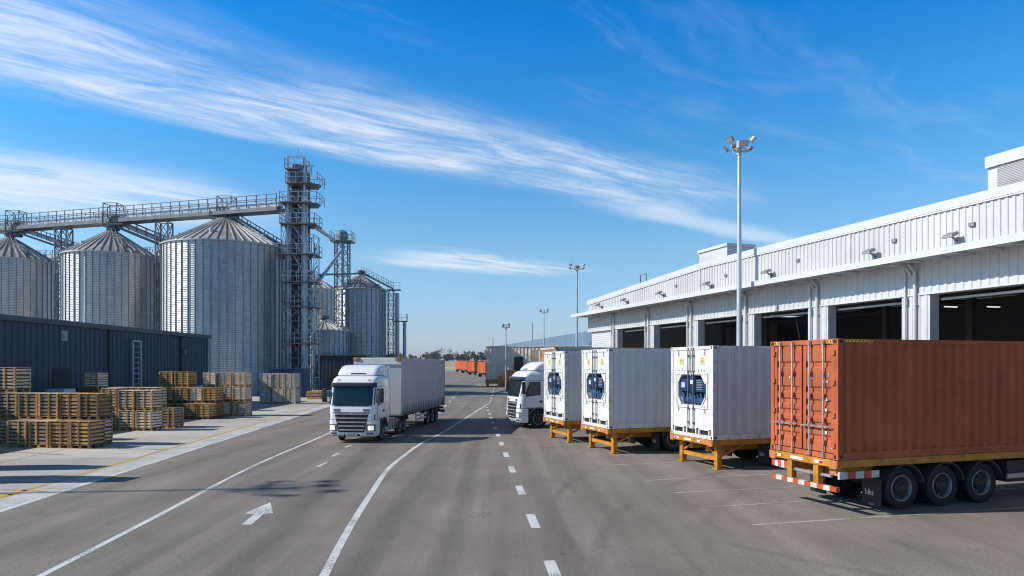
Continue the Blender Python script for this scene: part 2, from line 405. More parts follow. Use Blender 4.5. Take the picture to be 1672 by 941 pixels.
world = bpy.data.worlds.new('World'); scn.world = world; world.use_nodes = True
def sky_nodes():
    t = NT(world.node_tree); bg = t.n['Background']
    sky = t.new('ShaderNodeTexSky', sky_type='NISHITA'); sky.sun_disc = False
    sky.sun_elevation = R(EL); sky.sun_rotation = R(270 - AZ); sky.altitude = 0; sky.air_density = 1.0; sky.dust_density = .7; sky.ozone_density = 4.0
    hs = t.new('ShaderNodeHueSaturation'); hs.inputs['Saturation'].default_value = 1.0; hs.inputs['Value'].default_value = 1.0
    d = t.new('ShaderNodeTexCoord').outputs['Generated']
    sp = t.new('ShaderNodeSeparateXYZ'); t.put(sp.inputs[0], d)
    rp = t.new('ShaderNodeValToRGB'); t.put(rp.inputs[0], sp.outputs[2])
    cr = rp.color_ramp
    stops = ((0.0, (.98, 1.06, 1.48)), (.05, (.97, 1.07, 1.32)), (.16, (.95, 1.24, 1.30)), (.30, (.42, 1.20, 1.52)), (.45, (.06, 1.04, 1.72)), (.56, (.08, .70, 1.2)), (.68, (.40, .38, .34)), (1.0, (.42, .36, .28)))  # highest stops lie above the view, dimmed to lower the fill light
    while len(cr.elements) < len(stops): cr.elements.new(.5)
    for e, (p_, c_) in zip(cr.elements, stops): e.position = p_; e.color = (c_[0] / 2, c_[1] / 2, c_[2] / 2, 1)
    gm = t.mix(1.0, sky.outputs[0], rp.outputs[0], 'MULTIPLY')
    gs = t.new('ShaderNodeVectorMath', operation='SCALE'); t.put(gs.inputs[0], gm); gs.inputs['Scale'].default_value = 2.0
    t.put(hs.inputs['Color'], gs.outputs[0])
    z = t.math('MAXIMUM', sp.outputs[2], .03)
    x = t.math('DIVIDE', sp.outputs[0], z); y = t.math('DIVIDE', sp.outputs[1], z)
    p = t.math('ADD', t.math('MULTIPLY', x, .8), t.math('MULTIPLY', y, .6))
    q = t.math('ADD', t.math('MULTIPLY', x, -.6), t.math('MULTIPLY', y, .8))
    def vec(a, b, c=0.0):
        n = t.new('ShaderNodeCombineXYZ'); t.put(n.inputs[0], a); t.put(n.inputs[1], b); n.inputs[2].default_value = c
        return n.outputs[0]
    S = lambda v, k: t.math('MULTIPLY', v, k)
    # long fibres along p, slightly curling
    curl = t.noise(vec(S(p, .5), S(q, .8)), 1.0, 3, .5)
    qd = t.math('ADD', q, t.math('MULTIPLY', t.math('SUBTRACT', curl, .5), .7))
    fib = t.noise(vec(S(p, .85), S(qd, 2.7)), 1.4, 10, .62, .45)
    fib2 = t.noise(vec(S(t.math('ADD', p, S(q, .35)), 1.4), S(qd, 9), 4.0), 1.6, 6, .65, .2)
    puff = t.noise(vec(S(p, .75), S(q, 1.7), 2.0), 1.6, 6, .58)
    def band(v, a, b, c, e): return t.math('MULTIPLY', t.step(v, a, b), t.step(v, c, e, 1, 0))
    m1 = t.math('MULTIPLY', band(qd, 2.02, 2.62, 2.86, 3.22), band(p, -1.6, -.6, 2.2, 4.2))
    m1 = t.math('MULTIPLY', m1, t.step(fib, .30, .62, .25, 1))
    m1 = t.math('MULTIPLY', m1, t.step(puff, .30, .58, .30, 1))
    m1 = t.math('MULTIPLY', m1, t.step(fib2, .28, .62, .42, 1))
    m2 = t.math('MULTIPLY', band(qd, 3.7, 4.4, 5.0, 5.9), t.step(p, .6, 1.9, 1, 0))
    m2 = t.math('MULTIPLY', S(m2, .8), t.step(fib, .30, .60, .3, 1))
    m3 = t.math('MULTIPLY', band(qd, 4.9, 5.4, 5.8, 6.3), band(p, 2.5, 3.4, 4.3, 5.2))
    m3 = t.math('MULTIPLY', S(m3, .75), t.step(fib, .35, .6, .2, 1))
    m4 = t.math('MULTIPLY', S(band(qd, .6, 1.2, 1.7, 2.1), .085), t.step(fib, .47, .68))     # faint wisps higher up
    m5 = t.math('MULTIPLY', t.step(fib2, .52, .75, 0, .05), t.step(fib, .45, .7))
    m6 = t.math('MULTIPLY', S(band(qd, 2.75, 3.0, 3.05, 3.3), .5), band(p, 2.6, 3.6, 4.6, 6))
    tot = m1
    for k in (m2, m3, m4, m5, m6): tot = t.math('ADD', tot, k)
    tot = t.math('MINIMUM', tot, 1.0)
    tot = t.math('MULTIPLY', tot, .86)
    tot = t.math('MULTIPLY', tot, t.step(sp.outputs[2], .02, .12))
    c = t.mix(tot, hs.outputs[0], CLOUD)
    t.put(bg.inputs['Color'], c)
    bg.inputs['Strength'].default_value = SKY
SKY = .114
CLOUD = (7.6, 7.9, 8.4)
sky_nodes()
vs = scn.view_settings
scn.display_settings.display_device = 'sRGB'
vs.view_transform = 'Standard'; vs.look = 'None'; vs.gamma = 1; vs.use_curve_mapping = False
vs.exposure = .12
scn.cycles.filter_width = 1.05
scn.cycles.max_bounces = 8

# ------------------------------------------------------------------ ground
def sheet(name, pts, z, m):
    return struct(MB().quad(*[(x, y, z) for x, y in pts]).build(name, m, norm=False))
sheet('ground', [(-890, -55), (890, -55), (890, 1090), (-890, 1090)], -.03, M_earth)
KX = lambda y, off=0.0: -10.05 - .0825 * y + off      # kerb line
sheet('yard_asphalt', [(KX(-40), -40), (70, -40), (70, 150), (-6, 420), (KX(420), 420)], 0, M_asphalt)
sheet('concrete_apron', [(-160, -40), (KX(-40, -.85), -40), (KX(420, -.85), 420), (-160, 420)], 0, M_concrete)
sheet('kerb_strip', [(KX(-40, -.85), -40), (KX(-40), -40), (KX(420), 420), (KX(420, -.85), 420)], .002, M_kerb)

def strip(mb, pts, w, z=.004):
    vs = []
    for i, p in enumerate(pts):
        a = Vector(pts[max(0, i - 1)]); b = Vector(pts[min(len(pts) - 1, i + 1)])
        d = (b - a).normalized(); n = Vector((-d.y, d.x)) * w / 2
        vs += [(p[0] + n.x, p[1] + n.y, z), (p[0] - n.x, p[1] - n.y, z)]
    mb.add(vs, [(2 * i, 2 * i + 1, 2 * i + 3, 2 * i + 2) for i in range(len(pts) - 1)])
def smooth_path(pts, n=8):
    out = []
    P = [Vector(p) for p in pts]; P = [2 * P[0] - P[1]] + P + [2 * P[-1] - P[-2]]
    for i in range(1, len(P) - 2):
        for k in range(n):
            t = k / n; a, b, c, d = P[i - 1:i + 3]
            out.append(tuple(.5 * ((2 * b) + (c - a) * t + (2 * a - 5 * b + 4 * c - d) * t * t + (3 * b - a - 3 * c + d) * t ** 3)))
    out.append(tuple(P[-2])); return out
def marking(name, m, fn, norm=False):
    mb = MB(); fn(mb); return struct(mb.build(name, m, norm=False))
marking('edge_line_marking', M_line, lambda mb: strip(mb, [(KX(y, .03), y) for y in (-30, 30, 100, 300)], .16))
marking('lane_line_marking', M_line, lambda mb: strip(mb, smooth_path([(-6.75, 5)] + [gp(*p) for p in ((66, 941), (243, 850), (420, 758.4), (541, 706))] + [(-9.9, 55), (-12.2, 90), (-18, 180)]), .13))
curve_px = ((529, 941), (574, 857), (609, 801.5), (633, 766.8), (657.6, 746), (687, 725), (727, 704), (765, 680))
marking('curve_line_marking', M_line, lambda mb: strip(mb, smooth_path([(-2.3, 6)] + [gp(*p) for p in curve_px] + [gp(800, 658)]), .15))
def dashes(mb):
    for k in range(-2, 13):
        y = 14.25 + 3.55 * k; x = .43 - .061 * (y - 14.3)
        strip(mb, [(x + .04, y - .64), (x - .04, y + .64)], .19)
    for k in range(14):
        a = gp(800, 658); y = a[1] + 1.5 + k * 6; x = a[0] + .004 * k - .045 * (y - a[1]) * .4
        strip(mb, [(x, y), (x - .05, y + 2.4)], .16)
marking('dashed_line_marking', M_line, dashes)
def ldash(mb):
    for (x, y) in ((-6.15, 22.4), (-6.35, 24.9), (-6.52, 27.6)): strip(mb, [(x - .03, y - .5), (x + .0, y + .45)], .12)
    for k in range(6): strip(mb, [(-5.0 - .3 * k, 47 + 7 * k), (-5.1 - .3 * k, 50 + 7 * k)], .15)
marking('short_dash_marking', M_line, ldash)
marking('arrow_marking', M_line, lambda mb: mb.quad(*[(x, y, .004) for x, y in [gp(*p) for p in ((394.6, 857), (411, 857), (431, 839.5), (446, 838.5), (441.5, 820.5), (399, 839), (415, 839.5))]]))
marking('stop_line_marking', M_faint, lambda mb: strip(mb, [(-5.2, 30.6), (.2, 31.2), (1.8, 31.5)], .14))
VX = (math.cos(R(18)), math.sin(R(18)))
def dock(v, u): return (v * VX[0] - u * VX[1], v * VX[1] + u * VX[0])
def bays(mb):
    for (px0, py0, px1, py1) in ((1228.6, 857.5, 1400, 846.5), (1155, 828.4, 1326, 818), (1101, 805, 1306, 795), (1053, 785, 1249, 775), (992, 760, 1135, 754), (935.5, 745.7, 1080, 741), (888.6, 728, 1000, 724)):
        a = Vector(gp(px0, py0)); b = Vector(gp(px1, py1)); d = (b - a).normalized()
        strip(mb, [tuple(a), tuple(a + d * 6), tuple(a + d * 13)], .10)
marking('bay_line_marking', M_faint, bays)
def ylines(mb):
    strip(mb, [(KX(y, -1.02), y) for y in (4, 30, 70, 160)], .14)
    strip(mb, [gp(0, 799), gp(40, 801), gp(78, 803)], .16); strip(mb, [gp(0, 808), gp(30, 808)], .12)
marking('yellow_line_marking', M_yline, ylines)
def wl(mb):
    strip(mb, [gp(-60, 736), gp(0, 738.5), gp(60, 740), gp(100, 743)], .2)
    strip(mb, [gp(192, 733), gp(270, 734)], .22); strip(mb, [gp(20, 782), gp(75, 779)], .1)
marking('apron_line_marking', M_faint, wl)

# distant rise and trees
def hill():
    mb = MB(); nx, ny = 80, 10
    for j in range(ny + 1):
        for i in range(nx + 1):
            x = -700 + 1400 * i / nx; y = 420 + 500 * j / ny
            t = j / ny
            h = (8.2 + .5 * math.sin(x * .012) + .4 * math.sin(x * .035 + 1)) * (1 - (1 - min(1, t * 2.5)) ** 2)
            mb.v.append((x, y, -.05 + h))
    for j in range(ny):
        for i in range(nx):
            a = j * (nx + 1) + i; mb.f.append([a, a + 1, a + nx + 2, a + nx + 1]); mb.mi.append(0)
    struct(mb.build('hill', mat('dry_grass', (.36, .29, .20), .95, 0, .25, .03), smooth=True))
hill()
def far_trees():
    mb = MB(); r = random.Random(3)
    ml = mat('far_leaf', (.050, .075, .040), .8, 0, .35, .4); mt = mat('far_trunk', (.10, .075, .05), .9)
    for k in range(230):
        x = -330 + 480 * r.random(); y = 640 + 60 * r.random()
        hgt = 5.5 + 2.5 * r.random() + 4 * r.random() ** 4; z0 = 8.0
        mb.use(mt).tube((x, y, z0), (x, y, z0 + hgt * .5), .25, .15, n=5)
        mb.use(ml)
        w = hgt * (.42 + .25 * r.random())
        for c in range(8):
            cx = x + r.gauss(0, w * .5); cy = y + r.gauss(0, w * .4); cz = z0 + hgt * (.18 + .68 * r.random()); cr = w * (.26 + .2 * r.random())
            for q in range(48):
                d = Vector((r.gauss(0, 1), r.gauss(0, 1), r.gauss(0, .8))); d = d.normalized() * cr * (.5 + .55 * r.random())
                c0 = Vector((cx, cy, cz)) + d; s = .3 + .4 * r.random()
                a = Vector((r.gauss(0, 1), r.gauss(0, 1), r.gauss(0, 1))).normalized() * s; b = Vector((r.gauss(0, 1), r.gauss(0, 1), r.gauss(0, 1))).normalized() * s
                mb.quad(c0 - a, c0 + b, c0 + a, c0 - b)
    o = mb.build('distant_trees', norm=False); o['kind'] = 'stuff'
    tag(o, 'dark green line of distant trees along the dry rise at the horizon', 'trees')
far_trees()

# ------------------------------------------------------------------ wheels
def wheel_meshes():
    t = MB().lathe([(.60, -.12), (.66, -.15), (.80, -.165), (.93, -.155), (.985, -.135), (1, -.10), (1, -.055), (.975, -.05), (.975, -.035), (1, -.03), (1, .03), (.975, .035), (.975, .05), (1, .055), (1, .10), (.985, .135), (.93, .155), (.80, .165), (.66, .15), (.60, .12)], 40, 'y')
    t = t.mesh('tyre', M_rubber, smooth=True, ang=50)
    r = MB().use(M_rim).lathe([(.63, -.13), (.60, -.15), (.57, -.14), (.55, -.07), (.53, -.03)], 32, 'y')
    r.use(M_hub).lathe([(.53, -.03), (.49, .03), (.40, .06), (.30, .05)], 32, 'y')
    r.use(M_hub).lathe([(.31, .05), (.29, -.03), (.20, -.09), (.17, -.15), (.10, -.165), (.0, -.165)], 20, 'y')
    for i in range(10):
        a = 2 * math.pi * i / 10; r.tube((.36 * math.cos(a), .04, .36 * math.sin(a)), (.36 * math.cos(a), -.02, .36 * math.sin(a)), .03, n=6)
    for i in range(8):
        a = 2 * math.pi * (i + .5) / 8; r.use(M_black).tube((.465 * math.cos(a), .03, .465 * math.sin(a)), (.465 * math.cos(a), -.005, .465 * math.sin(a)), .045, n=8)
    return t, r.mesh('rim', None, smooth=True, ang=40)
TYRE, RIM = wheel_meshes()
def wheel(parent, x, y, r, wide=1.0, flip=False):
    w = put('wheel', TYRE, parent, (x, y, r), math.pi if flip else 0, (r, r * wide * 1.05, r))
    put('rim', RIM, w)
    return w
def wheel_set(parent, x, hw, r, wide=1.0):
    wheel(parent, x, -hw + .17, r, wide); wheel(parent, x, hw - .17, r, wide, True)

def arch(mb, x, y0, y1, z, r, th=.03, a0=8, a1=172, n=14):
    pts = [(x + r * math.cos(R(a0 + (a1 - a0) * i / n)), z + r * math.sin(R(a0 + (a1 - a0) * i / n))) for i in range(n + 1)]
    pi = [(x + (r - th) * math.cos(R(a0 + (a1 - a0) * i / n)), z + (r - th) * math.sin(R(a0 + (a1 - a0) * i / n))) for i in range(n + 1)]
    for i in range(n): mb.prism([pts[i], pts[i + 1], pi[i + 1], pi[i]], y0, y1)
    return mb

# ------------------------------------------------------------------ tractor cab (x back from the bumper, y to the driver's far side, z up)
def tractor(root, S, W=2.3, tandem=(4.55, 5.55), chassis_end=6.2, lit=True, wx=1.42):
    hw = W / 2
    def sc(mb):
        mb.v = [(a * S, b * S, c * S) for a, b, c in mb.v]; return mb
    KEY = [(.32, .09, hw - .05), (.45, .01, hw), (.95, .0, hw), (1.45, .03, hw), (1.78, .06, hw), (2.63, .25, hw - .01), (2.85, .30, hw - .02), (3.02, .42, hw - .05), (3.14, .62, hw - .12), (3.2, .85, hw - .2)]
    def at(z):
        for a, b in zip(KEY, KEY[1:]):
            if z <= b[0]:
                k = max(0, (z - a[0]) / (b[0] - a[0])); return a[1] + (b[1] - a[1]) * k, a[2] + (b[2] - a[2]) * k
        return KEY[-1][1:]
    RC = .26
    def fx(z, y):
        x0, h = at(z); e = abs(y) - (h - RC)
        return x0 + .03 * (y / h) ** 2 + (RC - math.sqrt(max(0, RC * RC - e * e)) if e > 0 else 0)
    def ring(z, xb):
        x0, h = at(z); pts = []
        N = 14
        ys = [-h + .0] + [-h + RC * (1 - math.cos(R(90 * i / 6))) for i in range(1, 6)] + [-(h - RC) + 2 * (h - RC) * i / 6 for i in range(7)] + [h - RC * (1 - math.cos(R(90 * i / 6))) for i in range(5, 0, -1)] + [h]
        for y in ys: pts.append((fx(z, y), y, z))
        pts += [(xb - .06, h, z), (xb, h - .06, z), (xb, -h + .06, z), (xb - .06, -h, z)]
        return pts
    XB = 2.25
    # cab shell above the wheel, bumper in front of it
    sc(MB().loft([ring(z, XB) for z in (1.12, 1.3, 1.45, 1.78, 2.1, 2.4, 2.63, 2.85, 2.95, 3.02, 3.08, 3.14, 3.2)])).build('cab', M_cab, root, smooth=True, ang=40)
    bmp = sc(MB().loft([ring(z, wx - .60) for z in (.32, .38, .45, .7, .95, 1.10)])).build('bumper', M_cab, root, smooth=True, ang=40)
    sc(MB().box(wx + .57, XB, -hw + .01, hw - .01, .42, 1.10)).build('side_skirt', M_cab, root, bevel=.02)
    sc(B(.9, 2.1, -hw + .25, hw - .25, .5, 1.1)).build('engine_bay', M_black, root)
    def patch(z0, z1, y0, y1, off, nz=5, ny=14, yt=None):
        mb = MB()
        for sgn in (0, .03):
            pass
        P = []
        for j in range(nz + 1):
            z = z0 + (z1 - z0) * j / nz
            k = (yt if yt else 1); kk = 1 + (k - 1) * j / nz
            for i in range(ny + 1):
                y = (y0 + (y1 - y0) * i / ny) * kk
                P.append((fx(z, y) - off, y, z))
        mb.add(P, [(j * (ny + 1) + i, j * (ny + 1) + i + 1, (j + 1) * (ny + 1) + i + 1, (j + 1) * (ny + 1) + i) for j in range(nz) for i in range(ny)])
        return mb
    ws = sc(patch(1.80, 2.60, -hw + .07, hw - .07, .012)).build('windscreen', M_glass, root, smooth=True)
    fr = sc(patch(1.74, 2.64, -hw + .03, hw - .03, .007)).build('windscreen_seal', M_black, ws, smooth=True)
    wp = MB()
    for y in (-.5, .05, .55): wp.bar((fx(1.82, y) - .03, y, 1.82), (fx(2.02, y + .4) - .03, y + .38, 1.98), .025)
    sc(wp).build('wiper', M_black, ws)
    # interior trim seen low behind the screen
    vis = MB()
    for (z, o) in ((2.62, .03), (2.70, .16), (2.82, .14), (2.86, .02)):
        vis.v += [(fx(z, y) - o, y, z) for y in [-hw + .02 + (2 * hw - .04) * i / 14 for i in range(15)]]
    for j in range(3):
        for i in range(14): vis.f.append([j * 15 + i, j * 15 + i + 1, (j + 1) * 15 + i + 1, (j + 1) * 15 + i]); vis.mi.append(0)
    vz = sc(vis).build('sun_visor', mat('visor_plastic', (.03, .035, .045), .2, 0, .05), root, smooth=True)
    for y in (-.75, .75): sc(B(fx(2.98, y) - .03, fx(2.98, y) + .06, y - .06, y + .06, 2.95, 3.0)).build('marker_lamp', M_amber, root)
    # grille: dark opening, five bright slats narrowing downwards
    gr = sc(patch(.52, 1.43, -.62, .62, .008, yt=1.34)).build('grille', M_black, root)
    for k, z in enumerate((.62, .80, .98, 1.17, 1.36)):
        w = .58 + .22 * (z - .56) / .8
        g = MB(); ys = [-w + 2 * w * i / 10 for i in range(11)]
        for a, b in zip(ys, ys[1:]):
            g.add([(fx(z, a) - .05, a, z), (fx(z, b) - .05, b, z), (fx(z, b) - .02, b, z + .045), (fx(z, a) - .02, a, z + .045), (fx(z, a), a, z - .02), (fx(z, b), b, z - .02), ],
                  [(0, 1, 2, 3), (4, 5, 1, 0)])
        sc(g).build('grille_slat', M_slat, gr)
    sc(patch(1.44, 1.47, -.9, .9, .012, 1)).build('grille_trim', M_trim, gr)
    em = MB().tube((fx(1.40, 0) - .03, 0, 1.40), (fx(1.40, 0) - .005, 0, 1.40), .035, n=12)
    sc(em).build('badge', M_chrome, gr)
    for sy in (-1, 1):
        sc(patch(1.5, 1.62, sy * .55, sy * .88, .014, 2, 6)).build('air_inlet', M_trim, root)
        hl = sc(patch(.57, .90, sy * .69, sy * (hw - .01), .012, 3, 8)).build('headlight', M_trim, root)
        sc(patch(.62, .84, sy * .80, sy * (hw - .09), .024, 3, 8)).build('headlight_lens', M_headon if lit else M_headl, hl)
        sc(patch(.42, .52, sy * .72, sy * (hw - .10), .014, 2, 6)).build('fog_lamp', M_trim, root)
        sc(patch(1.12, 1.36, sy * (hw - .075), sy * (hw - .035), .012, 3, 2)).build('corner_vent', M_black, root)
    sc(B(fx(.4, 0) - .025, fx(.4, 0) + .0, -.40, .36, .335, .51)).build('plate_frame', M_black, bmp)
    for k in range(6): sc(B(fx(.4, 0) - .036, fx(.4, 0) - .029, -.20 + .075 * k, -.155 + .075 * k, .395, .455)).build('plate_mark', M_trim, bmp)
    sc(B(fx(.4, 0) - .03, fx(.4, 0) - .02, -.28, .28, .37, .48)).build('number_plate', mat('plate_white', (.55, .55, .52), .5), bmp)
    sc(patch(.33, .36, -hw + .1, hw - .1, .015, 1)).build('bumper_lip', M_trim, bmp)
    # doors, windows, mirrors, arches on both sides
    for sy in (-1, 1):
        y = sy * (hw + .004)
        def side(poly, th, nm, m, par, o=0.0):
            mb = MB().prism(poly, y + sy * o, y + sy * (o + th)); return sc(mb).build(nm, m, par)
        dr = side([(.40, 1.16), (1.5, 1.16), (1.5, 2.62), (.62, 2.62), (.40, 1.82)], .008, 'door', M_cab, root)
        gap = MB()
        for a, b in (((1.51, 1.16), (1.51, 2.66)), ((.40, 1.155), (1.51, 1.155)), ((1.51, 2.66), (.62, 2.66)), ((.38, 1.155), (.38, 1.80))): gap.bar((a[0], y, a[1]), (b[0], y, b[1]), .018)
        sc(gap).build('door_gap', M_trim, dr)
        wn = side([(.50, 1.80), (1.22, 1.90), (1.22, 2.52), (.68, 2.52), (.46, 1.95)], .01, 'side_window', M_teal, dr, .008)
        side([(.44, 1.75), (1.28, 1.85), (1.28, 2.57), (.64, 2.57), (.41, 1.95)], .006, 'window_seal', M_black, wn, .007)
        side([(1.22, 1.42), (1.40, 1.42), (1.40, 1.54), (1.22, 1.54)], .02, 'handle', M_black, dr, .008)
        side([(1.62, 1.75), (2.1, 1.75), (2.1, 2.6), (1.62, 2.6)], .006, 'sleeper_panel', M_cab, root)
        mr = MB().bar((.30, y, 2.55), (.22, y + sy * .22, 2.52), .05).bar((.30, y, 1.92), (.22, y + sy * .22, 1.95), .05).bar((.30, y, 1.92), (.30, y, 2.55), .03)
        mr = sc(mr).build('mirror_arm', M_black, root)
        sc(B(.14, .30, y + sy * .13, y + sy * .34, 1.93, 2.58)).build('mirror_case', M_black, mr, bevel=.03)
        yy = sorted((sy * (hw - .35), sy * (hw + .03)))
        sc(arch(MB(), wx, yy[0], yy[1], .52, .64, .05, 5, 175)).build('wheel_arch', M_trim, root)
        st = MB()
        for k in range(3): st.box(wx - .58, wx - .44, y - sy * .02 if sy > 0 else y, y + .02 if sy > 0 else y + .02, .38 + .22 * k, .44 + .22 * k)
        sc(st).build('step', M_black, root)
    # roof deflector and side collars
    def dring(z, x0, h, xb, rc=.3):
        pts = []
        for i in range(6): a = R(90 * i / 5); pts.append((x0 + rc - rc * math.sin(a), -h + rc - rc * math.cos(a), z))
        for i in range(5, -1, -1): a = R(90 * i / 5); pts.append((x0 + rc - rc * math.sin(a), h - rc + rc * math.cos(a), z))
        return pts + [(xb, h, z), (xb, -h, z)]
    df = sc(MB().loft([dring(3.21, .78, hw - .12, 2.2), dring(3.32, .86, hw - .12, 2.2), dring(3.5, 1.06, hw - .14, 2.24), dring(3.62, 1.28, hw - .17, 2.26), dring(3.68, 1.5, hw - .24, 2.26), dring(3.70, 1.75, hw - .34, 2.26)])).build('roof_deflector', M_cab, root, smooth=True, ang=45)
    sc(B(.80, 1.0, -.42, .30, 3.215, 3.30)).build('deflector_slot', M_black, df)
    for sy in (-1, 1):
        p = MB().prism([(2.2, 1.15), (2.62, 1.15), (2.62, 2.9), (2.45, 3.62), (2.2, 3.6)], sy * (hw - .09), sy * (hw - .02))
        sc(p).build('side_collar', M_cab, root, bevel=.015)
    # frame, tanks, wheels
    ch = MB().box(.8, chassis_end, -.48, -.36, .72, .98).box(.8, chassis_end, .36, .48, .72, .98)
    for x in (2.6, 3.6, chassis_end - .1): ch.box(x, x + .12, -.36, .36, .78, .92)
    sc(ch).build('chassis', M_chassis, root)
    for sy in (-1, 1):
        tk = MB().use(M_steel).box(2.35, 3.75, *sorted((sy * (hw - .6), sy * (hw - .06))), .42, .98)
        tk.use(M_chassis)
        for x in (2.45, 2.75, 3.05, 3.35, 3.62): tk.box(x, x + .05, *sorted((sy * (hw - .59), sy * (hw - .045))), .41, .99)
        sc(tk).build('fuel_tank', None, root)
    wheel_set(root, wx * S, hw * S, .5 * S)
    for x in tandem: wheel_set(root, x * S, hw * S, .5 * S, 1.0)
    fm = MB()
    for sy in (-1, 1):
        for x in tandem: arch(fm, x, *sorted((sy * (hw - .5), sy * (hw - .02))), .5, .60, .03, 20, 160)
    sc(fm).build('rear_fender', M_chassis, root)
    sc(B(tandem[0] - .2, tandem[-1] + .3, -.45, .45, .98, 1.10)).build('fifth_wheel', M_chassis, root)

def truck_main():
    a = math.atan2(.9936, .113)
    S = .88
    cx, cy = -5.64, 28.4
    yh = S * 2.3 / 2
    t = thing('articulated_lorry', 'white articulated lorry with grey curtain trailer driving towards the camera on the road', 'lorry', (cx - .9936 * yh, cy + .113 * yh, 0), a)
    tractor(t, S, 2.3, (4.55, 5.5), 6.2)
    L0, L1, hw, zb, zt = 3.55, 13.2, 1.12, .93, 3.58
    tr = MB().use(M_chassis)
    tr.box(L0 + .1, L1, -.5, -.38, .68, .92); tr.box(L0 + .1, L1, .38, .5, .68, .92)
    for x in (6, 7.5, 9, 10.5, 12): tr.box(x, x + .1, -hw + .05, hw - .05, .80, .92)
    tr.box(L1 - .1, L1 + .02, -hw, hw, .45, .6)
    fr = tr.build('trailer_chassis', None, t)
    B(L0, L1, -hw, hw, zb - .04, zb + .05).build('trailer_floor', M_trim, t)
    for sy in (-1, 1):
        c = MB().corr((L0 + .12, sy * (hw - .025), zb + .06), (1, 0, 0), (0, 0, 1), (0, sy, 0), L1 - L0 - .24, zt - zb - .2, .21, .018, .6)
        cu = c.build('side_curtain', M_curtain, t)
        st = MB()
        n = 26
        for i in range(n):
            x = L0 + .3 + (L1 - L0 - .6) * i / (n - 1)
            st.bar((x, sy * (hw + .012), zb + .44), (x + .03, sy * (hw + .014), zb - .02), .035, .012)
            st.prism([(x - .10, zb + .04), (x + .13, zb + .04), (x + .02, zb + .33)], sy * (hw + .001), sy * (hw + .006))
        st.build('curtain_straps', M_trim, cu)
        B(L0, L1, *sorted((sy * (hw - .03), sy * (hw + .02))), zt - .16, zt - .02).build('roof_rail', M_grey_cont, t)
        for x in (L0, L1 - .13): B(x, x + .13, *sorted((sy * (hw - .05), sy * (hw + .015))), zb, zt - .02).build('corner_post', M_curtain, t, bevel=.01)
    B(L0, L0 + .05, -hw + .05, hw - .05, zb, zt - .14).build('front_wall', M_curtain, t)
    B(L1 - .05, L1, -hw + .05, hw - .05, zb, zt - .06).build('rear_door', M_curtain, t)
    # roof: the front edge folds down like a tarpaulin lip
    MB().prism([(L0 - .05, zt - .30), (L0 - .02, zt - .02), (L0 + .1, zt + .01), (L1, zt), (L1, zt - .06), (L0 + .14, zt - .06), (L0 + .02, zt - .30)], -hw - .01, hw + .01).build('roof', mat('roof_tarp', (.55, .54, .52), .6, 0, .1, 1, stain=(.3, .2, .1), stain_amt=.35), t)
    for sy in (-1, 1): B(L0 - .08, L0 + .12, *sorted((sy * (hw - .26), sy * (hw + .02))), zt - .12, zt + .02).build('roof_corner', M_rust, t, bevel=.01)
    for sy in (-1, 1):
        gd = MB()
        for z in (.45, .65): gd.box(6.4, 8.6, *sorted((sy * (hw - .05), sy * (hw - .02))), z, z + .09)
        for x in (6.5, 7.5, 8.5): gd.bar((x, sy * (hw - .06), .46), (x, sy * (hw - .06), .9), .05)
        gd.build('side_guard', M_steel, t)
    for x in (9.3, 10.35, 11.4): wheel_set(t, x, hw, .45)
    fm = MB()
    for sy in (-1, 1):
        for x in (9.3, 10.35, 11.4): arch(fm, x, *sorted((sy * (hw - .45), sy * (hw - .03))), .45, .52, .02, 25, 155)
    fm.build('mudguard', M_chassis, t)
    for sy in (-1, 1): B(L1, L1 + .04, *sorted((sy * (hw - .1), sy * (hw - .45))), .65, .78).build('tail_lamp', M_redlens, t)
truck_main()

def truck_dock():
    v, u = 11.15, 33.25
    S = .93; hw = S * 2.45 / 2
    x, y = dock(v, u + hw)
    t = thing('semi_tractor', 'white semi tractor parked behind the reefers with its cab pointing left', 'lorry', (x, y, 0), R(18))
    tractor(t, S, 2.45, (4.3, 5.4), 6.1, lit=False, wx=1.2)
truck_dock()

# ------------------------------------------------------------------ shipping containers (x from the visible end, y centred, z up)
W = 2.438; HW = W / 2
def castings(root, L, Hc, m):
    me = MB().box(-.09, .09, -.085, .085, -.06, .06); me.use(M_black)
    me.box(-.094, -.06, -.03, .03, -.04, .04).box(-.04, .04, -.089, -.06, -.03, .03)
    me.mats = [m, M_black]; me.mi = [0] * 6 + [1] * 12
    me = me.mesh('corner_casting')
    for x in (.087, L - .087):
        for y in (-HW + .08, HW - .08):
            for z in (.06, Hc - .06): put('corner_casting', me, root, (x, y, z))
def frame(root, L, Hc, m):
    f = MB()
    for y0, y1 in ((-HW, -HW + .12), (HW - .12, HW)):
        f.box(.005, .14, y0 + .004, y1 - .004, .12, Hc - .12); f.box(L - .14, L - .005, y0 + .004, y1 - .004, .12, Hc - .12)
        f.box(.17, L - .17, y0 + (.004 if y0 < 0 else .05), y1 - (.05 if y0 < 0 else .004), .0, .16)
        f.box(.17, L - .17, y0 + (.004 if y0 < 0 else .05), y1 - (.05 if y0 < 0 else .004), Hc - .09, Hc - .004)
    for x0, x1 in ((.005, .10), (L - .10, L - .005)):
        f.box(x0, x1, -HW + .165, HW - .165, .0, .11); f.box(x0, x1, -HW + .165, HW - .165, Hc - .11, Hc - .004)
    return f.build('frame', m, root)

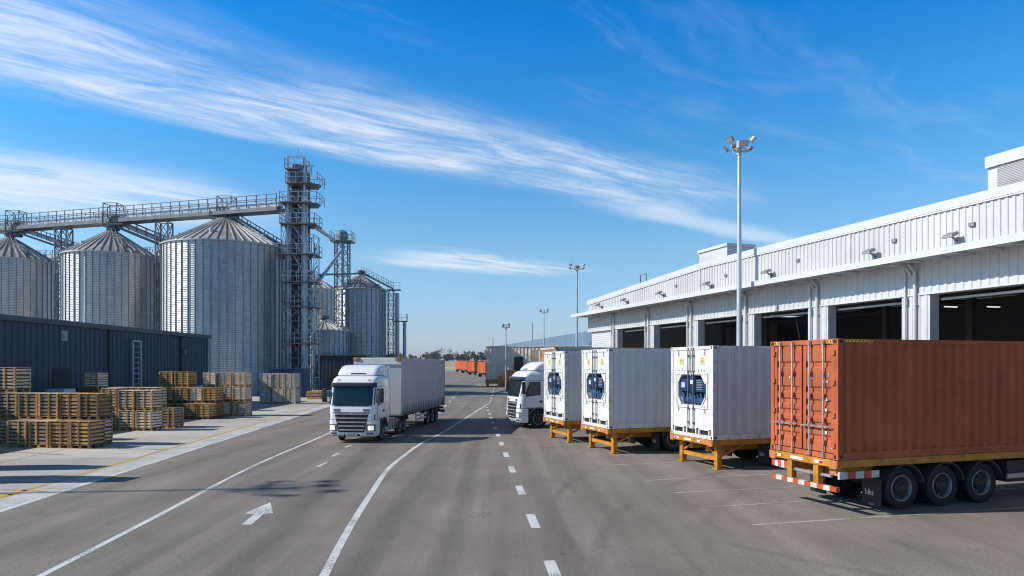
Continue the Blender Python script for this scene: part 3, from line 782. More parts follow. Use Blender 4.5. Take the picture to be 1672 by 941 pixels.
def red_container(v, u, zb):
    L, Hc = 12.19, 2.6
    x, y = dock(v, u + HW)
    t = thing('shipping_container', 'rust red shipping container with lock rod doors on the yellow trailer nearest the camera', 'container', (x, y, zb), R(18))
    frame(t, L, Hc, M_red); castings(t, L, Hc, M_red)
    for sy in (-1, 1):
        MB().corr((.14, sy * (HW - .055), .155), (1, 0, 0), (0, 0, 1), (0, sy, 0), L - .28, Hc - .245, .285, .048, .5).build('side_panel', M_red, t)
    MB().corr((.1, -HW + .06, Hc - .03), (1, 0, 0), (0, 1, 0), (0, 0, 1), L - .2, W - .12, .21, .02).build('roof_panel', M_red, t)
    MB().corr((L - .05, -HW + .12, .1), (0, 1, 0), (0, 0, 1), (1, 0, 0), W - .24, Hc - .2, .25, .04).build('end_panel', M_red, t)
    for k in (0, 1):
        y0, y1 = ((-HW + .125, -.012) if k == 0 else (.012, HW - .125))
        # doors: a sheet with horizontal pressed troughs
        d = MB(); X = .03; z0, z1 = .13, Hc - .125
        zs = [(z0, 0)]
        for c in (.43, .71, .96, 1.21, 1.49, 2.05):
            zs += [(c - .085, 0), (c - .05, .035), (c + .03, .035), (c + .07, 0)]
        zs.append((z1, 0))
        a, b = y0 + .09, y1 - .09
        for (za, da), (zc, dc) in zip(zs, zs[1:]): d.quad((X + da, a, za), (X + da, b, za), (X + dc, b, zc), (X + dc, a, zc))
        for c in (.43, .71, .96, 1.21, 1.49, 2.05):
            for e in (a, b): d.quad((X, e, c - .085), (X + .035, e, c - .05), (X + .035, e, c + .03), (X, e, c + .07))
        d.box(X - .012, X + .03, y0, a, z0, z1).box(X - .012, X + .03, b, y1, z0, z1)
        dr = d.build('door', M_red, t)
        for yy in (y0 + .28, y1 - .25):
            r = MB().tube((-.035, yy, .03), (-.035, yy, Hc - .05), .019, n=8)
            for z in (.06, Hc - .08): r.box(-.06, -.005, yy - .03, yy + .03, z - .05, z + .05)
            r.build('lock_rod', M_chrome, dr)
            for z in (.35, .82, 1.35, 1.85): B(-.05, X - .012, yy - .045, yy + .045, z - .04, z + .04).build('rod_bracket', M_red, dr, bevel=.006)
            MB().bar((-.065, yy - .24 + .05 * k, .70), (-.065, yy + .22, .68), .03).bar((-.055, yy - .02, .76), (-.055, yy - .02, .66), .05).build('door_handle', M_chrome, dr)
        for z in (.3, .95, 1.65, 2.3): B(-.03, .02, *((y0 - .05, y0 + .05) if k == 0 else (y1 - .05, y1 + .05)), z - .05, z + .05).build('hinge', M_red, dr)
        MB().box(-.004, .02, *((-.012, 0) if k == 0 else (0, .012)), z0, z1).build('door_seal', M_black, dr)
    # stencils: number block top of the near door, data plates, hazard strips on the header
    rot = (R(90), 0, R(-90))
    text_part('stencil_number', '22', M_markwhite, t, (.012, -.17 - .02, 1.73), rot, .15, .85)
    text_part('stencil_number', 'U11', M_markwhite, t, (.012, -.62, 1.77), rot, .14, .8)
    text_part('stencil_number', '4510', M_markwhite, t, (.012, -.63, 1.64), rot, .08, .9)
    mk = MB()
    for (yy, z, w, h) in ((.42, 1.75, .022, .022), (-.72, 1.05, .03, .03), (-.72, .56, .03, .035), (-.72, 1.27, .045, .012), (-.72, 1.31, .03, .01), (-.9, .28, .025, .05)): mk.box(.008, .016, yy - w, yy + w, z - h, z + h)
    mk.build('data_plate', M_markwhite, t)
    for sg in (-1, 1):
        hz = MB(); y0 = sg * .92
        hz.use(M_hazyel).box(-.002, .006, y0 - .16, y0 + .16, Hc - .095, Hc - .02)
        hz.use(M_black)
        for k in range(4): hz.quad((-.004, y0 - .14 + .08 * k, Hc - .09), (-.004, y0 - .11 + .08 * k, Hc - .09), (-.004, y0 - .08 + .08 * k, Hc - .03), (-.004, y0 - .11 + .08 * k, Hc - .03))
        hz.build('hazard_strip', None, t)
    hz = MB().use(M_hazyel).box(.2, .95, -HW + .0, -HW + .005, Hc - .075, Hc - .02)
    hz.use(M_black)
    for k in range(7): hz.quad((.24 + .1 * k, -HW - .003, Hc - .07), (.27 + .1 * k, -HW - .003, Hc - .07), (.31 + .1 * k, -HW - .003, Hc - .025), (.28 + .1 * k, -HW - .003, Hc - .025))
    hz.build('hazard_strip', None, t)

def reefer(v, u, zb, label, seed=0):
    L, Hc = 12.19, 2.9
    x, y = dock(v, u + HW)
    t = thing('refrigerated_container', label, 'container', (x, y, zb), R(18), 'white reefer containers on yellow trailers')
    frame(t, L, Hc, M_reefer_frame); castings(t, L, Hc, M_reefer_frame)
    for sy in (-1, 1):
        MB().corr((.14, sy * (HW - .045), .155), (1, 0, 0), (0, 0, 1), (0, sy, 0), L - .28, Hc - .245, .36, .022, .5).build('side_panel', M_reefer_side, t)
    MB().box(.1, L - .1, -HW + .06, HW - .06, Hc - .05, Hc - .02).build('roof_panel', M_reefer_side, t)
    MB().box(L - .06, L - .03, -HW + .12, HW - .12, .1, Hc - .1).build('rear_door', M_reefer_side, t)
    # machinery end: cover panels round an eight-sided opening
    yo, z0, z1, c = .80, 1.02, 1.98, .22
    p = MB().use(M_reefer)
    X = .03; e0, e1 = -HW + .12, HW - .12
    octo = [(-yo + c, z0), (yo - c, z0), (yo, z0 + c * 1.2), (yo, z1 - c * 1.2), (yo - c, z1), (-yo + c, z1), (-yo, z1 - c * 1.2), (-yo, z0 + c * 1.2)]
    out = [(-yo + c, .30), (yo - c, .30), (e1, z0 + .2), (e1, z1 - .2), (yo - c, Hc - .11), (-yo + c, Hc - .11), (e0, z1 - .2), (e0, z0 + .2)]
    for i in range(8):
        j = (i + 1) % 8
        p.quad(*[(X, a, b) for a, b in (octo[i], octo[j], out[j], out[i])])
        p.quad(*[(xx, a, b) for xx, (a, b) in ((X, octo[i]), (X, octo[j]), (X + .35, octo[j]), (X + .35, octo[i]))])
    for (a, b, cc, d) in ((e0, .30, -yo + c, z0 + .2), (yo - c, .30, e1, z0 + .2), (e0, z1 - .2, -yo + c, Hc - .11), (yo - c, z1 - .2, e1, Hc - .11)):
        pts = [(a, b), (cc, b), (cc, d), (a, d)]
        if b < 1 and a < 0: pts = [(e0, .30), (-yo + c, .30), (e0, z0 + .2)]
        elif b < 1: pts = [(yo - c, .30), (e1, .30), (e1, z0 + .2)]
        elif a < 0: pts = [(e0, z1 - .2), (-yo + c, Hc - .11), (e0, Hc - .11)]
        else: pts = [(e1, z1 - .2), (e1, Hc - .11), (yo - c, Hc - .11)]
        p.quad(*[(X, q, w) for q, w in pts])
    pn = p.build('end_panel', None, t)
    B(X + .33, X + .35, -yo, yo, z0, z1).build('recess_back', mat('recess_grey', (.05, .05, .05), .6), t)
    tr = MB()
    for z in (z1 + .06, z0 - .06): tr.box(X - .03, X + .001, -yo - .12, yo + .12, z - .035, z + .035)
    for y_ in (-yo - .09, yo + .09): tr.box(X - .03, X + .001, y_ - .03, y_ + .03, z0 - .02, z1 + .02)
    for (a, b) in (((-yo + c, z0), (-yo, z0 + c * 1.2)), ((yo - c, z0), (yo, z0 + c * 1.2)), ((-yo + c, z1), (-yo, z1 - c * 1.2)), ((yo - c, z1), (yo, z1 - c * 1.2))):
        tr.bar((X - .012, a[0], a[1]), (X - .012, b[0], b[1]), .035)
    tr.build('opening_trim', M_reefer_frame, t)
    un = MB().box(X + .02, X + .3, -.74, .74, z0 + .42, z1 - .12)
    unit = un.build('cooling_unit', M_blue, t, bevel=.03)
    B(X, X + .28, -.20, .16, z0 + .40, z1 - .04).build('control_box', M_blue, unit, bevel=.02)
    B(X + .012, X + .03, .42, .62, z0 + .55, z1 - .24).build('display_window', M_palewrap, unit)
    g = MB()
    for k in range(6): g.box(X + .0, X + .03, -.60, -.28, z0 + .50 + k * .055, z0 + .52 + k * .055)
    g.build('vent_grille', M_steel, unit)
    lb = MB().box(X - .004, X + .01, -.10, .07, z0 + .68, z0 + .80); lb.build('unit_label', M_markwhite, unit)
    pp = MB()
    r = random.Random(seed)
    for k in range(7):
        yy = -.6 + .2 * k; pp.tube((X + .15, yy, z0 + .02), (X + .1 + .1 * r.random(), yy + .1, z0 + .45), .035 + .03 * r.random(), n=8)
    pp.tube((X + .2, -.55, z0 + .14), (X + .2, -.1, z0 + .14), .12, n=12).tube((X + .22, .1, z0 + .16), (X + .22, .5, z0 + .16), .13, n=12)
    pp.build('compressor_pipes', mat('pipe_blue', (.03, .08, .17), .4, .3, .4, 6), unit)
    for yy in (-.16, -.02, .14):
        rd = MB().tube((X - .05, yy, .16 if yy != -.02 else 1.95), (X - .05, yy, Hc - .03), .018, n=8)
        for z in (.45, .9, 2.1, 2.6):
            if yy != -.02 or z > 2: rd.box(X - .07, X, yy - .03, yy + .03, z - .03, z + .03)
        rd.build('lock_rod', M_trim if yy != -.02 else M_chrome, t)
    st = MB().use(M_sticker)
    for s in (-1, 1):
        st.box(X - .006, X + .001, s * .60 - .13, s * .60 + .13, 2.42 - .11, 2.42 + .13)
        st.use(M_trim)
        for k in range(4): st.box(X - .008, X - .005, s * .60 - .09, s * .60 + .05 + .01 * k, 2.36 + .045 * k, 2.375 + .045 * k)
        for k in range(3): st.box(X - .007, X + .001, s * .55 + .16 * (k - 1) - .025, s * .55 + .16 * (k - 1) + .025, 2.10 + .02 * (k % 2), 2.14 + .02 * (k % 2))
        st.use(M_sticker)
    st.build('notice_sticker', None, t)
    clip = MB()
    for yy in (-.75, .75):
        for z in (2.72, .92): clip.bar((X - .02, yy, z - .12), (X - .02, yy, z + .1), .03)
    clip.build('panel_clip', M_chrome, t)
    ft = MB()
    for yy in (-.72, 0, .72):
        ft.box(.004, .06, yy - .3, yy - .24, .10, .30).box(.004, .06, yy + .24, yy + .3, .10, .30).box(.004, .06, yy - .3, yy + .3, .26, .31)
    ft.build('sill_brackets', M_reefer_frame, t)
    B(.08, .12, -HW + .15, HW - .15, .1, .32).build('lower_recess', M_black, t)

# container trailers
def chassis_trailer(v, u, deck, label, kind, L=12.2):
    x, y = dock(v, u + HW)
    t = thing('container_trailer', label, 'trailer', (x, y, 0), R(18), 'yellow container trailers in the yard')
    f = MB()
    for s in (-1, 1):
        f.box(.1, L, *sorted((s * (HW - .16), s * (HW - .02))), deck - .17, deck - .012)
        f.box(.3, L, s * .45 - .07, s * .45 + .07, deck - .42, deck - .02)
    for xx in (.6, 2, 3.4, 5, 7, 9, 11.5): f.box(xx, xx + .12, -HW + .16, HW - .16, deck - .16, deck - .02)
    f.build('frame', M_yel, t, bevel=.008)
    B(-.03, .10, -HW - .01, HW + .01, deck - .17, deck - .012).build('end_beam', M_yel, t, bevel=.01)
    for yy in (-HW + .12, HW - .12): B(-.04, .13, yy - .10, yy + .10, deck - .20, deck - .012).build('twist_lock', mat('lock_orange', (.5, .17, .06), .5), t)
    for yy, w in ((-.55, .14), (.15, .2), (.8, .13)): B(-.036, -.028, yy - w, yy + w, deck - .125, deck - .06).build('marker_plate', M_markwhite, t)
    for yy in (-.62, .85): B(-.039, -.03, yy - .06, yy + .06, deck - .12, deck - .065).build('reflector', M_redlens, t)
    if kind == 'front':
        for s in (-1, 1):
            lg = MB().box(.25, .42, *sorted((s * (HW - .32), s * (HW - .14))), .05, deck - .16)
            lg.box(.20, .47, *sorted((s * (HW - .36), s * (HW - .10))), 0, .05)
            lg.build('landing_leg', M_yel, t, bevel=.008)
            br = MB().bar((.34, s * (HW - .2), .38), (1.25, s * (HW - .2), deck - .18), .07).bar((.34, s * (HW - .3), .42), (.34, s * .3, deck - .2), .05)
            br.build('leg_brace', M_yel, t)
        MB().box(.29, .38, -HW + .3, HW - .3, .26, .38).build('leg_crossbar', M_yel, t)
        ws = (2.75, 3.95, 5.15)
    else:
        # rear end: light bar with red and white chevrons, under-run bumper on two posts
        def barred(nm, x0, x1, y0, y1, z0, z1, n, along='y', first=0):
            b = MB()
            for k in range(n):
                b.use(M_chev if (k + first) % 2 == 0 else M_chevw)
                if along == 'y': a = y0 + (y1 - y0) * k / n; c_ = y0 + (y1 - y0) * (k + 1) / n; b.box(x0, x1, a, c_, z0, z1)
                else: a = x0 + (x1 - x0) * k / n; c_ = x0 + (x1 - x0) * (k + 1) / n; b.box(a, c_, y0, y1, z0, z1)
            return b.build(nm, None, t)
        
        barred('bumper_bar', -.02, .08, -HW + .03, HW - .03, .50, .60, 11)
        barred('light_bar', .05, .12, .55, HW + .02, .80, .96, 5)
        barred('light_bar', .02, 1.10, -HW - .02, -HW + .03, .78, .93, 5, 'x', 1)
        for yy in (-.42, .42): B(-.0, .14, yy - .08, yy + .08, .52, deck - .16).build('bumper_post', M_yel, t, bevel=.01)
        MB().box(.06, .12, -.8, .85, .78, .84).build('cross_rail', M_steel, t)
        for yy in (-.85, .85): B(.12, .3, yy - .16, yy + .16, .82, .98).build('tail_lamp', M_redlens if yy > 0 else M_rust, t, bevel=.02)
        ws = (1.88, 3.08, 4.28)
    B(ws[0] - .72, ws[0] - .68, -HW + .02, -HW + .52, .12, .72).build('mudflap', M_black, t)
    B(ws[0] - .72, ws[0] - .68, HW - .52, HW - .02, .12, .72).build('mudflap', M_black, t)
    text_part('mudflap_mark', 'hlks', M_markwhite, t, (ws[0] - .725, -HW + .43, .34), (R(90), 0, R(-90)), .19, .8)
    for xx in ws:
        wheel_set(t, xx, HW - .02, .47, 1.0)
        wheel(t, xx, -HW + .52, .47); wheel(t, xx, HW - .52, .47, 1, True)
        MB().tube((xx, -HW + .3, .47), (xx, HW - .3, .47), .08).build('axle', M_chassis, t)
    for xx in ws:
        for s in (-1, 1): arch(MB(), xx, *sorted((s * (HW - .62), s * (HW - .01))), .47, .56, .035, 12, 168).build('mudguard', M_chassis, t)
    un = MB().box(ws[2] + .8, ws[2] + 1.6, -HW + .1, -HW + .6, .45, .95).box(ws[0] - .3, ws[2] + .4, -.5, .5, .62, deck - .43)
    un.tube((ws[2] + 1.8, -.8, .75), (ws[2] + 2.8, -.8, .75), .16)
    un.build('air_tanks', M_chassis, t)
    B(ws[2] + .7, L - .5, -HW + .02, -HW + .07, .55, .66).build('side_guard', M_steel, t)
    return t
RZ = .93
W = 2.16; HW = W / 2
red_container(11.15, 11.83, 1.19)
chassis_trailer(11.15, 11.83, 1.19, 'yellow trailer with red and white bumper under the rust red container', 'rear')
W = 2.438; HW = W / 2
REEF = ((12.35, 18.14, 'white refrigerated container beside the rust red one, its blue unit facing the road'),
        (11.02, 22.6, 'white refrigerated container in the middle of the three, long pale side in shade'),
        (10.91, 26.53, 'white refrigerated container directly in front of the white semi tractor cab'))
TRL = ('yellow trailer on landing legs under the reefer beside the rust red container',
       'yellow trailer on landing legs under the middle of the three white reefers',
       'yellow trailer on landing legs under the reefer nearest the white semi tractor')
for i, (v, u, lab) in enumerate(REEF):
    reefer(v, u, RZ, lab, i); chassis_trailer(v, u, RZ, TRL[i], 'front')

def grey_container():
    v, u = 13.15, 33.2; L, Hc, zb = 9.1, 2.95, 1.24
    x, y = dock(v, u + HW)
    t = thing('shipping_container', 'grey container with rusty orange front, behind the reefers on the white semi tractor', 'container', (x, y, zb), R(18))
    frame(t, L, Hc, M_grey_cont); castings(t, L, Hc, M_rust)
    for sy in (-1, 1): MB().corr((.14, sy * (HW - .055), .155), (1, 0, 0), (0, 0, 1), (0, sy, 0), L - .28, Hc - .245, .278, .036).build('side_panel', M_grey_cont, t)
    MB().corr((.06, -HW + .12, .1), (0, 1, 0), (0, 0, 1), (-1, 0, 0), W - .24, Hc - .2, .25, .04).build('front_panel', M_rust, t)
    B(.1, L - .1, -HW + .06, HW - .06, Hc - .06, Hc - .02).build('roof_panel', M_grey_cont, t)
    B(L - .06, L - .03, -HW + .12, HW - .12, .1, Hc - .1).build('rear_door', M_grey_cont, t)
    d = thing('container_trailer', 'dark trailer under the grey container coupled to the white semi tractor', 'trailer', (x, y, 0), R(18), 'yellow container trailers in the yard')
    f = MB()
    for s in (-1, 1): f.box(.2, L, s * .5 - .07, s * .5 + .07, 1.06, zb - .01)
    for xx in (1.2, 4, 7, 8.8): f.box(xx, xx + .15, -HW + .04, HW - .04, 1.10, zb - .012)
    f.build('frame', M_chassis, d)
    for xx in (6.0, 7.2, 8.4):
        wheel_set(d, xx, HW, .48)
        MB().tube((xx, -HW + .3, .48), (xx, HW - .3, .48), .08).build('axle', M_chassis, d)
grey_container()

# four orange trailers far down the road
def orange_trailers():
    first = None
    spots = ((786, 615.8, 'nearest and largest orange box trailer beside the far corrugated shed'), (769, 612.4, 'orange box trailer next behind the nearest one in the far row'),
             (757.5, 609.6, 'third orange box trailer back in the far row by the road'), (748, 607.3, 'last and smallest orange box trailer at the end of the far row'))
    for i, (px, py, lab) in enumerate(spots):
        x, y = gp(px, py)
        if first is None:
            t = thing('box_trailer', lab, 'trailer', (x, y, 0), R(48), 'orange trailers parked far along the road')
            b = MB().corr((0, -1.6, 1.3), (1, 0, 0), (0, 0, 1), (0, -1, 0), 9, 3.1, .5, .06)
            b.corr((0, 1.6, 1.3), (1, 0, 0), (0, 0, 1), (0, 1, 0), 9, 3.1, .5, .06).corr((0, -1.6, 1.3), (0, 1, 0), (0, 0, 1), (-1, 0, 0), 3.2, 3.1, .5, .06)
            b.box(0.02, 9, -1.58, 1.58, 4.3, 4.42).box(8.95, 9, -1.58, 1.58, 1.3, 4.4).box(0, 9, -1.6, 1.6, 1.15, 1.3)
            b.build('box_body', M_orange, t)
            f = MB().box(.2, 8.8, -.6, .6, .8, 1.15); f.box(1.0, 1.25, -1.2, -1.0, 0, 1.1).box(1.0, 1.25, 1.0, 1.2, 0, 1.1)
            f.build('chassis', M_chassis, t)
            for xx in (5.6, 6.9, 8.1): wheel_set(t, xx, 1.45, .52)
            for xx in (.6,): wheel_set(t, xx, 1.45, .52)
            first = t
        else:
            t = copy_tree(first); t.location = (x, y, 0); t['label'] = lab
        s = y / 202 if i else 1
        s = 1 + (y / 202 - 1) * .45; t.scale = (s, s, s)
orange_trailers()

# ------------------------------------------------------------------ light masts
def mast(name, label, x, y, h, r0=.14, n=6, detail=True, spread=.62):
    t = thing('light_mast', label, 'light mast', (x, y, 0), 0, 'floodlight masts over the yard')
    MB().tube((0, 0, 0), (0, 0, h), r0, r0 * .55, n=16).build('pole', M_pole, t, smooth=True)
    MB().tube((0, 0, 0), (0, 0, .04), r0 * 2.2, n=12).build('base_plate', M_steel, t)
    rg = MB()
    pts = [(spread * .55 * math.cos(2 * math.pi * i / 16), spread * .55 * math.sin(2 * math.pi * i / 16), h - .35) for i in range(17)]
    rg.path(pts, .03, 6)
    for i in range(n): a = 2 * math.pi * (i + .5) / n; rg.bar((0, 0, h - .55), (spread * math.cos(a), spread * math.sin(a), h - .30), .05)
    rg.tube((0, 0, h - .65), (0, 0, h + .12), r0 * .9, n=10)
    rg.build('lamp_ring', M_steel, t)
    fl = None
    for i in range(n):
        a = 2 * math.pi * (i + .5) / n
        if fl is None:
            hb = MB(); hb.loft([[(-.09, -.22, -.13), (-.09, .22, -.13), (-.09, .22, .13), (-.09, -.22, .13)], [(.09, -.29, -.19), (.09, .29, -.19), (.09, .29, .19), (.09, -.29, .19)]])
            hb = hb.mesh('floodlight', M_lamp); ln = MB().box(.09, .10, -.25, .25, -.15, .15).mesh('lens', M_lens)
        z = h - .1 + (.2 if i % 2 else -.1)
        o = put('floodlight', hb, t, (spread * 1.15 * math.cos(a), spread * 1.15 * math.sin(a), z), 0, (.82, .82, .82)); o.rotation_euler = (0, R(42), a)
        put('lens', ln, o)
        fl = o
Ym = 37.76
mast('light_mast', 'tall pale floodlight mast rising behind the white reefers, nearest of the masts in view', .3295 * Ym, Ym, 15.4, .17, 6, spread=.62)
mast('light_mast', 'floodlight mast just left of the white warehouse end, second tallest in view', 8.05, 85.5, 15.6, .2, 6, spread=.8)
mast('light_mast', 'thin floodlight mast in front of the blue grey far shed, third tallest', 5.55, 120, 12.9, .15, 4, spread=.7)
mast('light_mast', 'shortest floodlight mast, standing at the weathered shed by the road', -.9, 102.0, 9.25, .13, 4, spread=.5)
mast('light_mast', 'floodlight mast beyond the left edge that casts the shadow across the road', -5.56 - 20 / math.tan(R(EL)), 18.1 - 20 / math.tan(R(EL)) * math.tan(R(AZ)), 20, .13, 8, spread=.95)

# ------------------------------------------------------------------ white warehouse, in dock axes (x = v away from the road, y = u along the front)
def warehouse():
    t = thing('warehouse', 'long white corrugated warehouse with open loading bays and a projecting canopy', 'warehouse', (0, 0, 0), R(18))
    VF = 25.68; U0, U1 = -4.0, 56.9; ZL = 6.28; ZC = 7.6
    piers = [22.85 + 5.75 * k for k in range(-4, 6)]
    for i, uc in enumerate(piers):
        w = .7 if i < len(piers) - 1 else .5
        p = MB().corr((VF, uc - w, 0), (0, 1, 0), (0, 0, 1), (-1, 0, 0), 2 * w, ZL + .02, .35, .04)
        p.quad((VF, uc - w, 0), (VF + .5, uc - w, 0), (VF + .5, uc - w, ZL), (VF, uc - w, ZL))
        p.quad((VF, uc + w, 0), (VF + .5, uc + w, 0), (VF + .5, uc + w, ZL), (VF, uc + w, ZL))
        p.quad((VF + .5, uc - w, 0), (VF + .5, uc + w, 0), (VF + .5, uc + w, ZL), (VF + .5, uc - w, ZL))
        pr = p.build('pier', M_clad, t, norm=False)
        d = MB().tube((VF - .14, uc - .08, 0), (VF - .14, uc - .08, ZC - .35), .07, n=10).bar((VF - .14, uc - .08, ZC - .35), (VF - .5, uc - .08, ZC - .05), .10)
        for z in (2, 4, 5.8): d.box(VF - .2, VF - .02, uc - .17, uc + .01, z, z + .06)
        d.tube((VF - .12, uc + .42, 0), (VF - .12, uc + .42, ZC - .3), .045, n=8)
        d.build('downpipe', M_clad, t)
        B(VF - .12, VF - .03, uc + .33, uc + .5, ZL - .45, ZL - .15).build('junction_box', M_lamp, t)
        # bracket carrying the canopy
        MB().prism([(VF - 1.1, ZC - .02), (VF - .05, ZC - .02), (VF - .05, ZC - .5), (VF - .35, ZC - .16), (VF - 1.1, ZC - .12)], uc + .15, uc + .27).build('canopy_bracket', M_clad, t)
    MB().corr((VF, U0, ZL), (0, 1, 0), (0, 0, 1), (-1, 0, 0), U1 - U0, ZC - ZL + .1, .36, .04).build('lintel_wall', M_clad, t, norm=False)
    B(VF - .07, VF + .48, U0, U1, ZL - .06, ZL).build('lintel_trim', M_clad, t)
    for uc in piers: B(VF - .06, VF + .01, uc + .55, uc + .63, ZL + .003, ZC).build('wall_joint', M_soffit, t)
    # canopy slab, joists under it, gutter line
    B(VF - 1.40, VF + .3, U0, 57.4, ZC + .07, ZC + .22).build('canopy', M_white, t)
    B(VF - 1.43, VF - 1.36, U0, 57.45, ZC - .03, ZC + .25).build('canopy_fascia', M_white, t)
    j = MB(); u = U0
    while u < 57.3: j.box(VF - 1.34, VF - .02, u, u + .07, ZC - .03, ZC + .065); u += 1.15
    j.build('canopy_joists', M_soffit, t)
    # parapet: steps down towards the far end
    VP = VF - 1.18; UP1 = 54.3; Z0 = ZC + .222
    top = lambda u: 9.66 if u < 36.5 else 9.66 - (u - 36.5) * (.86 / 17.8)
    MB().corr((VP, U0, Z0), (0, 1, 0), (0, 0, 1), (-1, 0, 0), UP1 - U0, 1, .27, .035, .62, top=lambda l: top(U0 + l) - Z0 - .02).build('parapet', M_clad, t, norm=False)
    cp = MB()
    us = [U0, 36.5, UP1 + .05]
    for a, b in zip(us, us[1:]):
        cp.add([(x, u_, top(u_) + dz) for u_ in (a, b) for x, dz in ((VP - .10, -.34), (VP + .45, -.34), (VP + .45, .0), (VP - .10, .0))],
               [(0, 1, 2, 3), (4, 7, 6, 5), (0, 4, 5, 1), (1, 5, 6, 2), (2, 6, 7, 3), (3, 7, 4, 0)])
    cp.build('coping', M_white, t)
    lo = MB()
    for a, b in zip(us, us[1:]): lo.bar((VP - .055, a, top(a) - .37), (VP - .055, b, top(b) - .37), .06)
    lo.build('coping_trim', M_soffit, t)  # thin trim bar along the lower edge of the coping
    for u in (25.2, 37.3, 43.7): B(VP - .055, VP - .01, u, u + .05, Z0, top(u) - .36).build('wall_joint', M_soffit, t)
    MB().quad((VP, UP1, Z0), (VP + 3, UP1, Z0), (VP + 3, UP1, top(UP1) - .1), (VP, UP1, top(UP1) - .1)).build('parapet_return', M_clad, t)
    # main roof and body
    B(VP + .46, 60, U0, UP1 - .1, 7.95, 8.2).build('roof', M_white, t)
    B(VF + .31, 60, UP1 - .1, U1, 7.70, 7.84).build('end_roof', M_white, t)
    B(VF + .6, 60, U1 - .2, U1, 0, 7.69).build('end_wall', M_clad, t)
    B(VF + .6, 60, U0, U0 + .2, 0, 7.9).build('end_wall', M_clad, t)
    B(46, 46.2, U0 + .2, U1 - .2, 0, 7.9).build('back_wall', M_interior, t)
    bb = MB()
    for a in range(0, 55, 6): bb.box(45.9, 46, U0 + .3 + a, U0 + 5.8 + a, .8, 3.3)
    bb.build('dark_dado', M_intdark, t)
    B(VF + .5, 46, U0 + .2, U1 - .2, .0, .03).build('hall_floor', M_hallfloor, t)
    for uc in piers: B(36.0, 36.35, uc - .18, uc + .18, .03, 7.6).build('hall_column', M_interior, t)
    tr = MB()
    for uc in piers: tr.box(VF + .6, 45.9, uc - .1, uc + .1, 7.3, 7.6)
    for v in (29, 33, 40): tr.box(v, v + .12, U0 + .2, U1 - .2, 6.9, 7.1)
    tr.build('roof_beams', M_interior, t)
    for (v, u) in ((29.2, 24.1), (31.1, 23.5), (33.5, 18.5), (33.5, 12.5)):
        lm = B(v - .36, v + .36, u - .05, u + .05, 5.92, 5.97).build('hall_lamp', M_tube, t)
        B(v - .01, v + .01, u - .01, u + .01, 5.97, 7.35).build('lamp_hanger', M_black, lm)
    # closed shutter in the end bay, door leaf guides in the open ones
    uc = piers[-1] + .5
    MB().corr((VF + .16, uc, 0), (0, 0, 1), (0, 1, 0), (-1, 0, 0), ZL - .06, 4.3, .16, .025).build('roller_shutter', M_white, t, norm=False)
    rl = MB()
    for a, b in zip(piers, piers[1:]): rl.tube((VF + .6, a + .75, ZL - .25), (VF + .6, b - .75, ZL - .25), .06, n=8)
    rl.build('shutter_drum', M_soffit, t)
    # floodlights on the parapet
    for u in (15.7, 19.9, 23.8, 30.6, 36.1, 41.7, 47.0, 51.5):
        z = 8.16
        ar = MB().bar((VP - .03, u, z - .16), (VP - .36, u, z), .06); ar = ar.build('lamp_arm', M_lamp, t)
        o = MB().loft([[(-.20, -.24, -.02), (.16, -.24, .12), (.16, .24, .12), (-.20, .24, -.02)], [(-.18, -.19, .10), (.12, -.19, .23), (.12, .19, .23), (-.18, .19, .10)]]).build('wall_floodlight', M_lamp, t, (VP - .40, u, z - .05))
        B(-.17, .17, -.2, .2, -.015, -.005).build('lens', M_lens, o, (-.02, 0, .045)).rotation_euler = (0, R(-21), 0)
    for u in (22.7, 19.2, 28.5, 34.5, 40): B(VP - .10, VP - .02, u, u + .22, 8.45, 8.6).build('alarm_box', M_lamp, t)
    # roof structures
    ph = MB().box(29.5, 36, 10, 22.55, 8.2, 12.4)
    ph = ph.build('plant_room', M_white, t)
    MB().corr((29.48, 10.2, 8.3), (0, 0, 1), (0, 1, 0), (-1, 0, 0), 3.6, 11.9, .07, .02).build('louvre', mat('louvre_grey', (.36, .36, .35), .6), ph, norm=False)
    B(29.38, 29.46, 10, 22.6, 11.95, 12.45).build('roof_edge', M_white, ph)
    p2 = B(28, 30.1, 39.5, 42.8, 8.2, 11.25).build('roof_cabin', M_clad, t)
    B(27.9, 30.2, 39.4, 42.9, 11.255, 11.45).build('roof_edge', M_white, p2)
    mp = MB().bar((VP + .3, 45.6, 9.2), (VP + .3, 45.6, 9.95), .07).bar((VP + .3, 45.6, 9.92), (VP + .3, 44.7, 9.92), .07).bar((VP + .3, 44.7, 9.92), (VP + .3, 44.7, 9.3), .05)
    mp.build('roof_rail', M_lamp, t)
warehouse()

